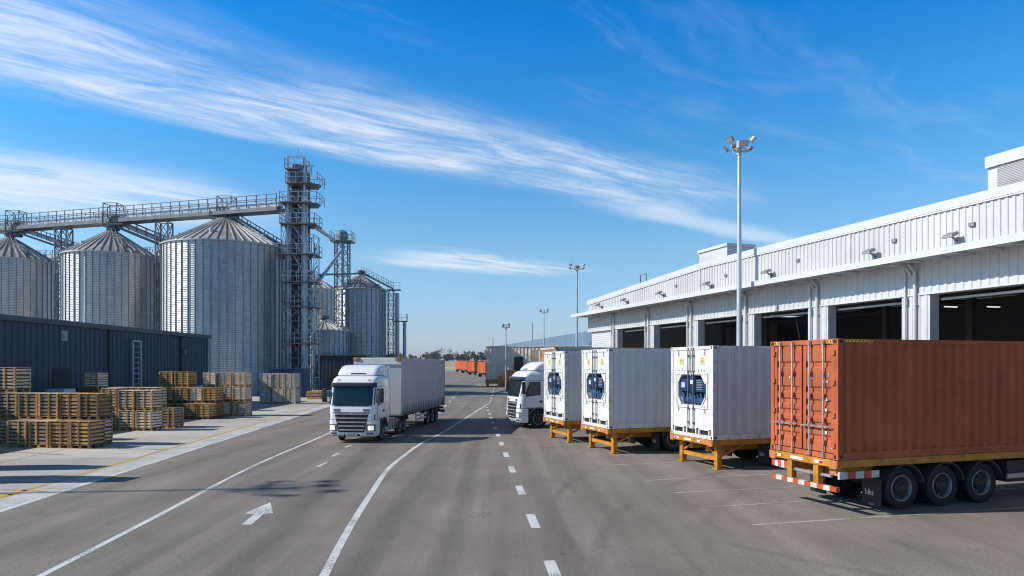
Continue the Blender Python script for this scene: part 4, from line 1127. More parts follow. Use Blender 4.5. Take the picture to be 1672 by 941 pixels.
# ------------------------------------------------------------------ far buildings on the right
def far_buildings():
    ax, ay = -8.0, 229; bx, by = 13.6, 122
    d = Vector((bx - ax, by - ay, 0)); L = d.length; d.normalize(); n = Vector((d.y, -d.x, 0))
    if n.x > 0: n = -n
    t = thing('far_warehouse', 'long blue grey far warehouse receding behind the weathered shed', 'warehouse', (ax, ay, 0))
    MB().corr((0, 0, 0), d, (0, 0, 1), n, L + 40, 9.4, .9, .08).build('wall', M_blueclad, t, norm=False)
    mb = MB(); e = d * (L + 40)
    mb.quad((0, 0, 9.35), tuple(e + Vector((0, 0, 9.35))), tuple(e - n * 30 + Vector((0, 0, 11.5))), tuple(-n * 30 + Vector((0, 0, 11.5))))
    mb.quad((0, 0, 0), tuple(-n * 30), tuple(-n * 30 + Vector((0, 0, 11.5))), (0, 0, 9.35))
    mb.build('roof', M_blueclad, t)
    # weathered shed in front, long side to the camera
    x0, y0 = gp(793.5, 632); w = 26; h = 6.15
    s = thing('weathered_shed', 'weathered grey corrugated shed on rusty yellow base beside the far orange trailers', 'shed', (x0, y0, 0), R(-14))
    MB().corr((0, 0, .9), (1, 0, 0), (0, 0, 1), (0, -1, 0), w, h - .9, .55, .07).build('wall', M_oldclad, s, norm=False)
    MB().corr((0, 10, .9), (0, -1, 0), (0, 0, 1), (-1, 0, 0), 10, h - .9, .55, .07).build('side_wall', M_oldclad, s, norm=False)
    B(-.15, w, -.15, 10, h - .02, h + .12).build('roof', M_oldclad, s)
    B(.02, w, .02, 10, .5, .88).build('floor_slab', M_chassis, s)
    bs = MB().box(-.05, w, -.14, -.02, .55, 1.15)
    for k in range(12): bs.box(.1 + 2.3 * k, .5 + 2.3 * k, -.3, -.02, 0, .6)
    bs.build('base_frame', M_rust, s)
    B(4.5, 5.9, -.12, -.08, 1.3, 4.6).build('door_opening', M_intdark, s)
    B(7.2, w, -.13, -.085, 1.2, h - .5).build('rusty_panel', mat('rusty_cladding', (.36, .28, .22), .7, 0, .2, .7, stain=(.28, .14, .06), stain_amt=.7, stain_scale=(1.5, 1.5, .2)), s)
    c = thing('steel_frames', 'rusty brown stacked frames leaning by the weathered shed wall', 'frames', (x0 + 2.0, y0 - 1.7, 0), R(-14))
    f = MB()
    for k in range(3):
        for z in (0, .9, 1.8):
            if k == 0 and z > 1.5: continue
            f.bar((k * .9, 0, z), (k * .9 + .8, 0, z), .12).bar((k * .9, 0, z + .8), (k * .9 + .8, 0, z + .8), .12).bar((k * .9, 0, z), (k * .9, 0, z + .85), .12).bar((k * .9 + .8, 0, z), (k * .9 + .8, 0, z + .85), .12).bar((k * .9, 0, z), (k * .9 + .8, 0, z + .8), .1)
            f.box(k * .9 + .1, k * .9 + .7, .05, .6, z + .05, z + .75)
    f.build('frame', M_rust, c)
    w_ = thing('low_wall', 'low pale concrete wall along the front of the weathered shed', 'wall', (x0 + 1.8, y0 - 1.0, 0), R(-14))
    for k in range(5): B(2.6 * k, 2.6 * k + 2.5, 0, .2, 0, 1.1).build('wall_panel', mat('pale_concrete', (.5, .47, .42), .8), w_)
    # bare pole seen beyond the shed
    tag(MB().tube((0, 0, 0), (0, 0, 9.5), .12, .07).build('lamp_pole', M_dksteel, None, gp(805, 622) + (0,)), 'thin dark bare pole rising behind the left end of the weathered shed', 'pole')
    tag(MB().tube((0, 0, 0), (0, 0, 15), .14, .08).build('lamp_pole', M_dksteel, None, (5.5, 185, 0)), 'thin dark bare pole rising before the far blue grey warehouse', 'pole')
far_buildings()

# ------------------------------------------------------------------ grain silos
def silo(label, x, y, r, eave, apex, n=44, cap=.55, ribs=40):
    t = thing('grain_silo', label, 'silo', (x, y, 0), rnd.random(), 'corrugated steel grain silos')
    MB().lathe([(r, 0), (r, eave)], 128).build('wall', M_silo, t, smooth=True)
    st = MB()
    for i in range(n):
        a = 2 * math.pi * i / n; c, s = math.cos(a), math.sin(a)
        w = .034
        st.add([((r + d) * c - q * s, (r + d) * s + q * c, z) for z in (0, eave - .05) for d, q in ((-.01, -w), (.085, -w), (.085, w), (-.01, w))],
               [(0, 1, 5, 4), (1, 2, 6, 5), (2, 3, 7, 6)])
    st.build('stiffeners', M_silorib, t)
    ro = MB().lathe([(r + .16, eave - .12), (r + .16, eave), (.5, apex - .15), (.5, apex + .1)], ribs * 2)
    for i in range(ribs):
        a = 2 * math.pi * i / ribs; p = Vector(((r + .14) * math.cos(a), (r + .14) * math.sin(a), eave + .05)); q = Vector((.5 * math.cos(a), .5 * math.sin(a), apex - .1))
        ro.bar(p, q, .09, .13)
    rf = ro.build('roof', M_siloroof, t)
    MB().lathe([(0, apex + .75), (.75, apex + .7), (.8, apex + .35), (cap, apex + .3), (cap, apex - .1)], 16).build('vent_cap', M_dksteel, rf)
    # roof ladder and eave rail
    a = R(-60)
    ld = MB()
    for off in (-.2, .2):
        c, s = math.cos(a), math.sin(a)
        ld.bar(((r + .1) * c - off * s, (r + .1) * s + off * c, eave + .25), (.8 * c - off * s, .8 * s + off * c, apex + .15), .05)
    ld.build('roof_ladder', M_steel, rf)
    hx = MB()
    for k in range(5):
        a = 2 * math.pi * (k + .3) / 5; rr = r * .72; z = eave + (apex - eave) * .28
        hx.tube((rr * math.cos(a), rr * math.sin(a), z), (rr * math.cos(a), rr * math.sin(a), z + .45), .22, n=8)
    hx.build('roof_vents', M_siloroof, rf)
    return t
YS = (85.7, 81.8, 78.5)
silo('steel grain silo at the left edge of the photo, partly cut off', -62.4, YS[0], 5.03, 16.1, 19.2)
silo('steel grain silo between the cut off one and the largest one', -47.5, YS[1], 5.03, 16.1, 19.3)
silo('largest and widest steel grain silo, left of the elevator tower', -32.55, YS[2], 6.62, 16.5, 20.2, 52, .6, 48)
silo('steel grain silo right of the rear tower with pipe legs at its right side', -23.1, 105, 3.85, 14.7, 17.0, 32, .4, 30)
silo('steel grain silo half hidden behind the elevator tower', -32.9, 112, 4.5, 15.5, 18.0, 32, .4, 30)
silo('small low steel grain silo at the right foot of the elevator tower', -27.0, 99, 3.55, 8.25, 9.7, 30, .3, 28)

def lattice(mb, x0, x1, y0, y1, z0, z1, step, w=.12, d=.07, xx=True):
    for x in (x0, x1):
        for y in (y0, y1): mb.bar((x, y, z0), (x, y, z1), w)
    n = max(1, round((z1 - z0) / step)); s = (z1 - z0) / n
    for k in range(n + 1):
        z = z0 + s * k
        for a, b in (((x0, y0), (x1, y0)), ((x1, y0), (x1, y1)), ((x1, y1), (x0, y1)), ((x0, y1), (x0, y0))):
            mb.bar((*a, z), (*b, z), d)
            if k < n:
                if (k % 2 == 0) or xx: mb.bar((*a, z), (*b, z + s), d * .8)
                if (k % 2 == 1) or xx: mb.bar((*b, z), (*a, z + s), d * .8)
    return mb
def railing(mb, pts, z, h=1.1, gap=1.2, w=.05):
    for a, b in zip(pts, pts[1:]):
        A = Vector((*a, z)) if len(a) == 2 else Vector(a); Bv = Vector((*b, z)) if len(b) == 2 else Vector(b)
        L = (Bv - A).length; n = max(1, round(L / gap))
        for k in range(n + 1): p = A.lerp(Bv, k / n); mb.bar(p, p + Vector((0, 0, h)), w)
        for f in (.5, 1): mb.bar(A + Vector((0, 0, h * f)), Bv + Vector((0, 0, h * f)), w)
    return mb

def towers():
    X, Y = -23.5, 76.0
    t = thing('elevator_tower', 'tall lattice steel bucket elevator tower with platforms beside the largest silo', 'tower', (X, Y, 0))
    hw = .9; top = 24.4
    for sx in (-1, 1):
        for sy in (-1, 1):
            MB().bar((sx * hw, sy * hw, 0), (sx * hw, sy * hw, top + (1.7 if sy < 0 else 1.0)), .18).build('leg', M_steel, t)
    br = MB()
    lattice(br, -hw, hw, -hw, hw, 0, top, 2.05, .06, .10)
    br.build('bracing', M_dksteel, t)
    cs = MB().box(-.62, -.12, -.45, .35, 0, top - .4).build('elevator_casing', M_elev, t)
    MB().box(.12, .55, -.3, .35, 0, top - 1).build('elevator_casing', M_elev, t)
    MB().box(-.75, .7, -.7, .7, top - 1.2, top + .4).lathe([(.9, top + .4), (.9, top + .8), (0, top + .95)], 16).build('elevator_head', M_dksteel, t)
    MB().box(-.8, .8, -.8, .8, 0, 2.9).build('boot_housing', M_bluebase, t)
    pp = MB()
    for (x, y) in ((.62, -.7), (.98, -.4), (-.7, -.7)): pp.tube((x, y, 1.5), (x, y, top - 2), .13, n=8)
    for k in range(5): pp.tube((-.5, -.6, top - 2.5 - 1.6 * k), (.7, -.7, top - 4.3 - 1.6 * k), .12, n=8)
    pp.build('grain_pipes', M_steel, t)
    # outer stair shaft to the right and landing decks
    ss = MB()
    lattice(ss, hw + .2, hw + 1.05, -1.0, 1.0, 0, 17.5, 2.05, .09, .06, False)
    for k in range(8): ss.bar((hw + .25, -.5, 2.05 * k), (hw + 1.0, .5, 2.05 * (k + 1)), .16, .06)
    ss.build('stair_shaft', M_steel, t)
    ls = MB()
    lattice(ls, -hw - .68, -hw - .15, -1.1, .9, 0, 20.5, 2.05, .08, .05, False)
    ls.build('ladder_shaft', M_dksteel, t)
    for (z, x0, x1) in ((24.5, -1.05, 1.0), (23.0, -1.0, 2.45), (20.9, -1.65, 2.4), (18.6, -1.65, 2.15), (15.3, -1.65, 2.15), (12.3, -1.65, 2.15), (9.6, -1.1, 2.15), (5.6, -1.1, 2.15)):
        if z > 20:
            d = MB().lathe([(.4, z), (1.0, z), (1.0, z + .12), (.4, z + .12)], 16, 'z', (x1 - 1.0, 0, 0)).box(x0, x1 - .6, -1.5, 1.5, z + .003, z + .125)
        else: d = MB().box(x0, x1, -1.5, 1.5, z, z + .12)
        pl = d.build('platform', M_dksteel, t)
        rl = MB(); railing(rl, [(x0, -1.5), (x1, -1.5), (x1, 1.5), (x0, 1.5), (x0, -1.5)], z + .12, 1.05, 1.0, .05)
        rl.build('railing', M_steel, pl)
    ah = MB().bar((-.9, -.9, 26.0), (.9, -.9, 26.0), .1).bar((.2, -.9, 26), (.2, -.9, 27.0), .06).bar((.9, -.9, 25.0), (1.9, -.9, 25.0), .10).bar((1.4, -.9, 24.2), (1.4, -.9, 25.6), .12)
    ah.build('hoist_frame', M_steel, t)
    for (z, s) in ((20.3, 1), (16.7, -1)): pass
    # slanting spouts to the rear tower
    X2, Y2 = -25.1, 102.0
    for (z0, z1, px) in ((18.0, 21.0, 1), ): pass
    r = thing('rear_tower', 'slim lattice tower with a round head platform behind the elevator tower', 'tower', (X2, Y2, 0))
    lt = MB(); lattice(lt, -.95, .95, -.8, .8, 0, 21.5, 1.7, .15, .08); lt.build('lattice', M_dksteel, r)
    pl = MB().box(-1.5, 1.6, -1.3, 1.3, 21.5, 21.65).build('platform', M_dksteel, r)
    rl = MB(); railing(rl, [(-1.5, -1.3), (1.6, -1.3), (1.6, 1.3), (-1.5, 1.3), (-1.5, -1.3)], 21.65, 1.3, 1.0, .06); rl.build('railing', M_steel, pl)
    MB().lathe([(.75, 21.65), (.85, 22.4), (.8, 22.9), (.3, 23.3), (0, 23.35)], 16).build('head', M_dksteel, r, smooth=True)
    MB().tube((0, 0, 0), (0, 0, 21.5), .3, n=10).build('elevator_pipe', M_steel, r)
    s1 = thing('grain_spout', 'slanting steel pipe descending from the elevator tower to the rear tower head', 'pipe', (X + 2, Y, 18.4))
    MB().tube((0, 0, 0), (X2 - X - 2 - .9, Y2 - Y - 1, 21.6 - 18.4), .22, n=10).build('pipe', M_steel, s1)
    s2 = thing('grain_spout', 'slanting steel pipe rising from mid tower towards the rear tower', 'pipe', (X + 2.2, Y, 12.6))
    MB().tube((0, 0, 0), (X2 - X - 2.2 + .5, Y2 - Y - 1, 20.6 - 12.6), .22, n=10).build('pipe', M_steel, s2)
    # pipe legs to the right of silo four
    q = thing('pipe_rack', 'lattice pipe rack with two tall pipes hugging the right side of the right silo', 'pipe rack', (-18.3, 104.0, 0))
    lt = MB(); lattice(lt, -.35, .45, -.5, .5, 0, 14.6, 1.5, .1, .06); lt.build('lattice', M_dksteel, q)
    MB().tube((1.0, 0, 0), (1.0, 0, 14.2), .32, n=12).build('tall_pipe', M_steel, q, smooth=True)
    MB().tube((2.1, 0, 0), (2.1, 0, 9.9), .28, n=12).build('short_pipe', M_steel, q, smooth=True)
    MB().box(-.4, 1.5, -.6, .6, 14.6, 14.72).box(.3, 2.5, -.6, .6, 9.9, 10.0).build('landing', M_dksteel, q)
    rl = MB(); railing(rl, [(.3, -.6), (2.5, -.6), (2.5, .6)], 10.0, 1.0, .8, .05); rl.build('railing', M_steel, q); rl = MB(); railing(rl, [(-.4, -.6), (1.5, -.6)], 14.7, 1.0, .8, .05); rl.build('railing', M_steel, q)
    for z in (4, 7.5): pass
    s3 = thing('grain_spout', 'thin level steel pipe joining the elevator tower to the right silo top', 'pipe', (-21.6, 77, 13.4))
    MB().tube((0, 0, 0), (-1.3, 28, 3.9), .12, n=8).build('pipe', M_dksteel, s3)
    # sloping catwalks on the silo roofs at the right
    for (nm, lab, a, b) in (('roof_conveyor', 'sloping roof conveyor from the right silo top down to the pipe rack', (-22.8, 105, 17.4), (-18.0, 104, 14.9)),):
        o = thing(nm, lab, 'conveyor', a)
        d = Vector(b) - Vector(a)
        MB().bar((0, 0, 0), d, .5, .3).build('trough', M_dksteel, o)
        n = Vector((-d.y, d.x, 0)).normalized() * .35
        rl = MB(); railing(rl, [tuple(n), tuple(d + n)], 0, .9, 1.0, .045); railing(rl, [tuple(-n), tuple(d - n)], 0, .9, 1.0, .045); rl.build('railing', M_steel, o)
towers()

def bridge(name, label, a, b, w=1.5, hgt=1.3, truss=.55, gap=1.25):
    a = Vector(a); b = Vector(b); d = b - a
    o = thing(name, label, 'conveyor', tuple(a))
    n = Vector((-d.y, d.x, 0)).normalized() * w / 2
    MB().bar((0, 0, -.15), d + Vector((0, 0, -.15)), w, truss * .7).build('deck', M_dksteel, o)
    MB().bar((0, 0, .45), d + Vector((0, 0, .45)), w * .45, .55).build('conveyor_casing', M_steel, o)
    for s in (-1, 1):
        rl = MB(); railing(rl, [tuple(n * s + Vector((0, 0, .1))), tuple(d + n * s + Vector((0, 0, .1)))], 0, hgt, gap, .075)
        rl.build('railing', M_dksteel, o)
    return o
Hb = 20.3
bridge('conveyor_bridge', 'long upper conveyor bridge running over the silo tops to the elevator tower', (-78, 90.3, Hb), (-25.6, 76.4, Hb + .35), 1.7, 1.35, .6)
bridge('conveyor_bridge', 'lower rear conveyor bridge behind the silos, level with their roofs', (-75, 103, 18.9), (-25.4, 77.6, 15.6), 1.4, 1.2, .4, 1.5)
for i, (x, y, x2, y2, lab) in enumerate(((-61.6, 85.7, -50.9, 87.5, 'slanting conveyor falling right from the top of the leftmost silo'),
                                          (-47.3, 81.8, -38.2, 84.5, 'slanting conveyor falling right from the top of the middle left silo'),
                                          (-32.5, 78.5, -25.9, 78.2, 'slanting conveyor falling right from the top of the largest silo'))):
    bridge('roof_conveyor', lab, (x + .6, y, 19.6 + .2), (x2, y2, 16.2), .9, 1.0, .35, 1.1)
    h = thing('drop_head', ('steel discharge head on top of the leftmost silo under the bridge', 'steel discharge head on top of the middle left silo under the bridge', 'steel discharge head on top of the largest silo under the bridge')[i], 'discharge head', (x, y, 19.2))
    MB().lathe([(0, 1.6), (.55, 1.6), (.65, .9), (.45, .5), (.7, .1), (.7, 0)], 16).build('hopper', M_dksteel, h, (0, 0, .1))
    m = MB(); lattice(m, -.8, .8, -.7, .7, .6, 3.2, 1.3, .09, .06, False); m.box(-1.6, 1.5, -.8, .8, .65, .8)
    railing(m, [(-1.6, -.8), (1.5, -.8)], .8, 1.0, .8, .05)
    m.build('frame', M_dksteel, h)
for (x, y, lab) in ((-54.6, 84.0, 'lattice trestle carrying the upper bridge between the two left silos'), (-40.6, 80.5, 'lattice trestle carrying the upper bridge left of the largest silo')):
    o = thing('bridge_trestle', lab, 'trestle', (x, y, 0))
    m = MB(); lattice(m, -.7, .7, -.6, .6, 0, Hb - .35, 2.0, .14, .08); m.build('lattice', M_dksteel, o)

# ------------------------------------------------------------------ navy shed
def navy_shed():
    XW = -27.3; Y1 = 62; Y0 = 12; h = 5.84
    t = thing('storage_shed', 'long low navy corrugated shed behind the pallet crates', 'shed', (XW, Y1, 0))
    MB().corr((0, 0, 0), (0, -1, 0), (0, 0, 1), (1, 0, 0), Y1 - Y0, h, .5, .07, .5).build('wall', M_navy, t, norm=False)
    MB().corr((-16, 0, 0), (1, 0, 0), (0, 0, 1), (0, 1, 0), 16, h, .5, .07).build('end_wall', M_navy, t, norm=False)
    MB().corr((-16, Y0 - Y1, 0), (1, 0, 0), (0, 0, 1), (0, -1, 0), 16, h, .5, .07).build('end_wall', M_navy, t, norm=False)
    MB().corr((-16, 0, 0), (0, -1, 0), (0, 0, 1), (-1, 0, 0), Y1 - Y0, h - .6, .5, .07).build('back_wall', M_navy, t, norm=False)
    mb = MB(); mb.prism([(.22, h - .02), (.22, h + .05), (-16.2, h - .55), (-16.2, h - .62)], .15, Y0 - Y1 - .15); mb.build('roof', M_navy, t)
    B(.1, .26, Y0 - Y1, .12, h - .18, h + .12).build('gutter', mat('dark_gutter', (.03, .04, .055), .4), t)
    B(.06, .12, -.05, .08, 0, h - .1).build('corner_trim', M_steel, t)
    for y in (46.5, 56.6): MB().tube((.14, y - Y1, 0), (.14, y - Y1, h - .2), .08, n=8).build('downpipe', M_black, t)
    yd = 41.6
    B(.02, .09, yd - Y1 - .75, yd - Y1 + .75, 0, 3.05).build('doorway', M_intdark, t)
    fr = MB(); y = 41.0 - Y1
    B(.09, .12, 41.9 - Y1 - .3, 41.9 - Y1 + .3, 4.75, 5.35).build('wall_plate', mat('pale_plate', (.30, .30, .29), .7, 0, .5, 6), t)
    # caged access ladder
    L = thing('access_ladder', 'pale steel caged ladder standing against the navy shed wall', 'ladder', (XW + .35, 49.0, 0))
    m = MB()
    for yy in (0, 1.05): m.bar((0, yy, 0), (0, yy, 5.0), .09)
    for k in range(13): m.bar((0, 0, .4 + .38 * k), (0, 1.05, .4 + .38 * k), .035)
    m.bar((0, 0, 5.0), (0, 1.05, 5.0), .09)
    m.build('ladder_frame', mat('pale_steel', (.5, .52, .53), .5, .2), L)
    c = MB()
    for k in range(5): c.bar((.02, 0, .8 + .9 * k), (.45, .2, .8 + .9 * k), .03).bar((.45, .2, .8 + .9 * k), (.45, .85, .8 + .9 * k), .03).bar((.45, .85, .8 + .9 * k), (.02, 1.05, .8 + .9 * k), .03)
    c.build('cage', M_dksteel, L)
    B(.1, .25, 57.0 - Y1, 57.25 - Y1, 4.2, 4.5).build('wall_lamp', M_lamp, t)
navy_shed()

# ------------------------------------------------------------------ slatted crates in stacks
CR = {}
def crate_meshes(key, w, d, h, mw, mp, core, ns):
    r = random.Random(hash(key) % 1000 if not isinstance(key, str) else sum(map(ord, key)))
    sl = MB(); z0 = .15; hh = h - z0 - .03
    for k in range(ns):
        z = z0 + hh * (k + .12) / ns; t = hh / ns * (.50 + .22 * r.random())
        for (s, dep) in ((-1, d), (1, d)):
            jx = r.uniform(-.022, .022); jz = r.uniform(-.016, .016)
            y = s * (dep / 2 - .03)
            sl.add([(-w / 2 + jx, y - .012, z + jz), (w / 2 + jx, y - .012, z - jz), (w / 2 + jx, y + .012, z - jz), (-w / 2 + jx, y + .012, z + jz),
                    (-w / 2 + jx, y - .012, z + t + jz), (w / 2 + jx, y - .012, z + t - jz), (w / 2 + jx, y + .012, z + t - jz), (-w / 2 + jx, y + .012, z + t + jz)],
                   [(0, 3, 2, 1), (4, 5, 6, 7), (0, 1, 5, 4), (1, 2, 6, 5), (2, 3, 7, 6), (3, 0, 4, 7)])
        for s in (-1, 1):
            x = s * (w / 2 - .03); j = r.uniform(-.012, .012)
            sl.box(x - .012, x + .012, -d / 2 + .045, d / 2 - .045, z + j, z + t + j)
    base = MB()
    for x in (-w / 2 + .06, 0, w / 2 - .06):
        for y in (-d / 2 + .06, 0, d / 2 - .06): base.box(x - .055, x + .055, y - .055, y + .055, .02, .105)
    for y in (-d / 2 + .055, 0, d / 2 - .055): base.box(-w / 2 + .001, w / 2 - .001, y - .05, y + .05, 0, .02)
    for k in range(5): y = -d / 2 + .055 + (d - .11) * k / 4; base.box(-w / 2 + .002, w / 2 - .002, y - .05, y + .05, .105, .13)
    top = MB()
    for k in range(6): y = -d / 2 + .07 + (d - .14) * k / 5; top.box(-w / 2, w / 2, y - .062, y + .062, h - .028, h - .005)
    post = MB().box(-.04, .04, -.022, .022, .13, h - .03)
    mid = MB().box(-.035, .035, -.012, .012, .13, h - .03)
    inner = MB().box(-w / 2 + .055, w / 2 - .055, -d / 2 + .055, d / 2 - .055, .135, h - .05)  # inner block
    CR[key] = dict(w=w, d=d, h=h, slats=sl.mesh('slatted_sides', mw), base=base.mesh('pallet_base', mp), top=top.mesh('top_boards', mw), post=post.mesh('corner_post', mp), core=inner.mesh('inner_block', core), mid=mid.mesh('middle_batten', mp))
crate_meshes('weathered', .88, .8, 1.05, M_w1, M_w2, M_gapshade, 6)
crate_meshes('golden', .88, .8, 1.05, M_w2, M_w4, M_gapshade, 6)
crate_meshes('pale', .92, .85, .94, M_w5, M_w2, M_goods, 5)
crate_meshes('pale brown', .88, .85, 1.0, M_w5, M_w2, M_gapshade, 6)
crate_meshes('yellow', .95, .9, .95, M_w3, M_w2, M_gapshade, 6)
crate_meshes('dark brown', .86, .85, .93, M_w2, M_w4, M_gapshade, 5)
crate_meshes('tall pale', 1.04, 1.0, 1.29, M_w5, M_w1, M_goods, 6)
def crate(key, x, y, z, label, group):
    c = CR[key]
    t = thing('slatted_crate', label, 'crate', (x + rnd.uniform(-.02, .02), y + rnd.uniform(-.03, .03), z), R(-7 + rnd.uniform(-1.2, 1.2)) + (math.pi if rnd.random() < .5 else 0), group)
    put('pallet_base', c['base'], t); put('slatted_sides', c['slats'], t); put('top_boards', c['top'], t); put('inner_block', c['core'], t)
    for sx in (-1, 1):
        for sy in (-1, 1): put('corner_post', c['post'], t, (sx * (c['w'] / 2 - .05), sy * (c['d'] / 2 - .004), 0))
    for sy in (-1, 1): put('middle_batten', c['mid'], t, (rnd.uniform(-.1, .1), sy * (c['d'] / 2 - .006), 0))
CA, SA = math.cos(R(7)), math.sin(R(7))
ORD = ('leftmost', 'second', 'third', 'fourth', 'fifth', 'sixth')
TIER = ('bottom', 'second', 'third', 'fourth')
def stack(where, key, xr, y, cols, tiers, gap=.04, row=None, skip=(), keys=None, xl_shift=0.0):
    """cols columns ending at right edge xr, front face at y"""
    c = CR[key]
    for j in range(cols):
        n = tiers[j] if isinstance(tiers, (list, tuple)) else tiers
        dx = -c['w'] / 2 - (cols - 1 - j) * (c['w'] + gap); dy = c['d'] / 2
        x = xr + dx * CA + dy * SA; yy = y - dx * SA + dy * CA
        z = 0
        for k in range(n):
            kk = (keys or {}).get((j, k), key)
            col = (ORD[j] + (' column from left' if j else ' column')) if cols > 1 else ''
            lab = f"{kk} crate, {TIER[k] if k < n - 1 or n == 1 else 'top'} tier{', ' + col if col else ''}, {where}"
            if (j, k) not in skip: crate(kk, x, yy, z, lab, 'slatted wooden crates stacked on the apron')
            z += CR[kk]['h']
stack('front row of nearest block', 'weathered', -16.3, 26.7, 4, 1, .03, keys={(3, 0): 'golden', (2, 0): 'golden'})
stack('second row of nearest block', 'weathered', -16.55, 27.65, 5, 2, .03, keys={(4, 1): 'golden', (3, 1): 'golden'})
stack('tall stack behind nearest block', 'weathered', -21.0, 29.2, 3, 3, .03, keys={(1, 2): 'weathered'})
stack('block right of the nearest one', 'pale brown', -17.75, 34.0, 3, 2, .06, keys={(0, 0): 'weathered', (0, 1): 'weathered'})
stack('single crate behind the second block', 'weathered', -17.35, 35.5, 1, 1)
stack('back row of second block', 'weathered', -18.3, 35.6, 3, 2, .06)
stack('low front row below the yellow stack', 'dark brown', -18.2, 41.4, 2, 1, .03)
stack('row behind the low dark crates', 'dark brown', -18.2, 42.4, 4, 2, .05, keys={(2, 1): 'pale'})
stack('back row carrying yellow crates', 'yellow', -20.4, 43.5, 2, 3, .1)
stack('block right of the yellow crates', 'pale', -16.95, 43.9, 3, 3, .06)
stack('farthest block near silo tower', 'tall pale', -18.35, 58.5, 3, 2, .05)
stack('lone pile against the navy shed', 'pale brown', -24.0, 40.0, 1, 3, .02, keys={(0, 0): 'dark brown', (0, 1): 'dark brown'})
stack('outside pile shadowing the apron', 'weathered', -15.2, 18.6, 3, 3, .03)
stack('outside pile beside shadowed apron', 'weathered', -17.4, 20.9, 2, 3, .03)

# pale wrapped loads along the shed
def wrapped(label, x, y, w, d, h):
    t = thing('wrapped_load', label, 'pallet load', (x, y, 0), 0, 'pale wrapped loads along the shed')
    MB().loft([[(-w / 2, -d / 2, .14), (w / 2, -d / 2, .14), (w / 2, d / 2, .14), (-w / 2, d / 2, .14)], [(-w / 2 + .03, -d / 2 + .03, h), (w / 2 - .03, -d / 2 + .03, h), (w / 2 - .03, d / 2 - .03, h), (-w / 2 + .03, d / 2 - .03, h)]]).build('load', M_palewrap, t, bevel=.04)
    b = MB()
    for yy in (-d / 2 + .06, 0, d / 2 - .06): b.box(-w / 2, w / 2, yy - .05, yy + .05, 0, .13)
    b.build('pallet_base', M_w4, t)
    k = MB()
    for q in (-.25, .1, .3): k.box(q * w, q * w + .08, -d / 2 - .004, -d / 2 + .03, h * .55, h * .8)
    k.build('dark_label', M_trim, t)
wrapped('pale wrapped load right of the tall left stack', -22.9, 35.0, 1.0, 1.0, 2.05)
wrapped('pale wrapped load beside the lone crate pile at the shed', -24.0, 41.6, 1.0, 1.0, 1.75)
wrapped('pale wrapped load below the shed end behind yellow crates', -21.7, 48.5, 1.5, 1.0, 1.85)
wrapped('pale wrapped load seen left of the three-tier block', -20.2, 49.5, 1.2, 1.0, 1.8)
# dark rack in front of the shed doorway
rk = thing('dark_rack', 'low dark steel rack in front of the navy shed doorway', 'rack', (-25.6, 38.2, 0))
m = MB()
for x in (0, 1.4): m.box(x, x + .1, 0, .1, 0, 2.0).box(x, x + .1, 1.3, 1.4, 0, 2.0)
for z in (.9, 1.85): m.box(0, 1.5, 0, 1.4, z, z + .12)
m.box(.15, 1.3, .15, 1.25, 1.0, 1.75)
m.build('rack_frame', M_intdark, rk)

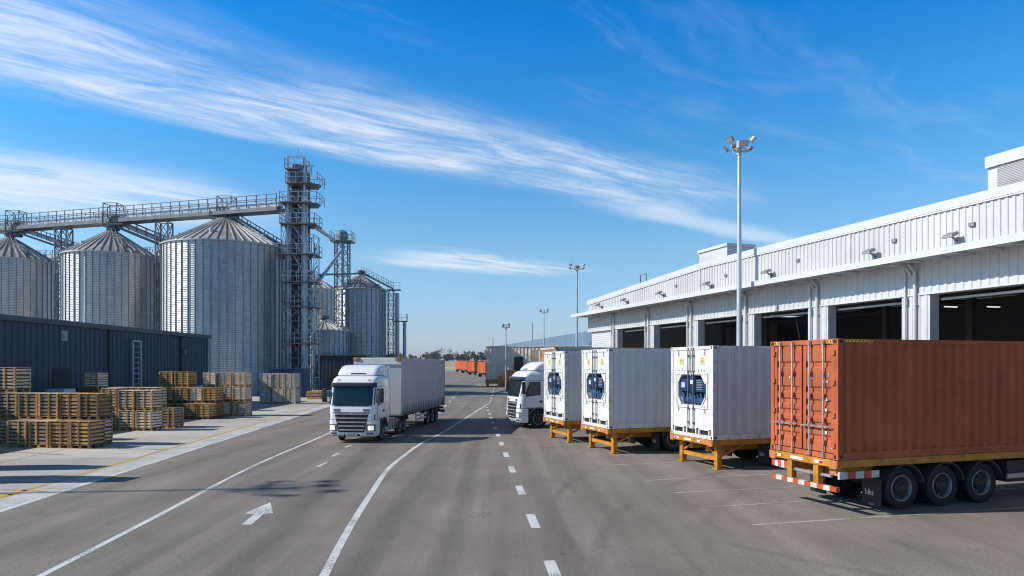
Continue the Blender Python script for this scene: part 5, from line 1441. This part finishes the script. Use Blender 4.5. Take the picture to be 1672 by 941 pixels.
# clutter at the foot of the tower
def clutter():
    g = thing('yellow_cage', 'rusty yellow steel cage with orange panels at the tower foot', 'cage', (-17.2, 66.5, 0))
    m = MB(); lattice(m, 0, 1.3, 0, 1.0, 0, 1.75, .9, .1, .06, False); m.build('cage_frame', M_yel, g)
    B(.1, .6, .1, .9, .1, 1.0).build('orange_drum', M_orange, g, bevel=.05)
    g = thing('blue_skip', 'grey blue steel bin beside the yellow cage', 'bin', (-15.7, 66.5, 0))
    MB().loft([[(0, 0, .05), (1.3, 0, .05), (1.3, 1.2, .05), (0, 1.2, .05)], [(-.1, -.1, 1.45), (1.4, -.1, 1.45), (1.4, 1.3, 1.45), (-.1, 1.3, 1.45)]]).build('bin_body', mat('slate_blue', (.08, .12, .17), .5), g)
    B(-.14, 1.44, -.14, 1.34, 1.455, 1.52).build('lid', mat('slate_blue', (0, 0, 0)), g)
    g = thing('pallet_pile', 'small low pile of brown boards left of the yellow cage', 'boards', (-20.0, 67.0, 0))
    m = MB()
    for k in range(3): m.box(rnd.uniform(-.05, .05), 1.3 + rnd.uniform(-.1, .1), 0, 1.0, .28 * k, .28 * k + .2)
    m.build('boards', M_w2, g)
    g = thing('blue_container', 'blue steel service container under the elevator tower', 'container', (-24.9, 70.5, 0))
    MB().corr((0, 0, .1), (1, 0, 0), (0, 0, 1), (0, -1, 0), 3.6, 2.8, .3, .04).box(0, 3.6, .02, 2.4, .08, 2.88).build('body', M_bluebase, g, norm=False)
    B(-.03, 3.63, -.06, 2.43, 2.885, 2.95).build('roof', M_bluebase, g)
    g = thing('plant_building', 'dark low plant building at the foot of the small silo', 'building', (-26.5, 92, 0))
    MB().corr((0, 0, 0), (1, 0, 0), (0, 0, 1), (0, -1, 0), 7, 4.6, .5, .06).box(0, 7, .02, 3, 0, 4.58).build('wall', M_navy, g, norm=False)
    B(-.1, 7.1, -.15, 3.1, 4.6, 4.75).build('roof', M_trim, g)
    B(2.5, 4.2, -.10, -.065, 0, 3.2).build('doorway', M_intdark, g)
clutter()

# ------------------------------------------------------------------ thin haze of a dry bright day
def haze():
    m = bpy.data.materials.new('haze_air'); m.use_nodes = True
    t = NT(m.node_tree); m.node_tree.nodes.remove(t.n['Principled BSDF'])
    v = t.new('ShaderNodeVolumePrincipled'); v.inputs['Color'].default_value = (.80, .88, 1, 1); v.inputs['Density'].default_value = 0.00012; v.inputs['Anisotropy'].default_value = .3
    t.l.new(v.outputs[0], t.n['Material Output'].inputs['Volume'])
    o = B(-900, 900, -60, 1100, -1.2, 28).build('haze', m); o['kind'] = 'stuff'
    tag(o, 'thin pale blue haze in the distance over the yard', 'haze')
haze()
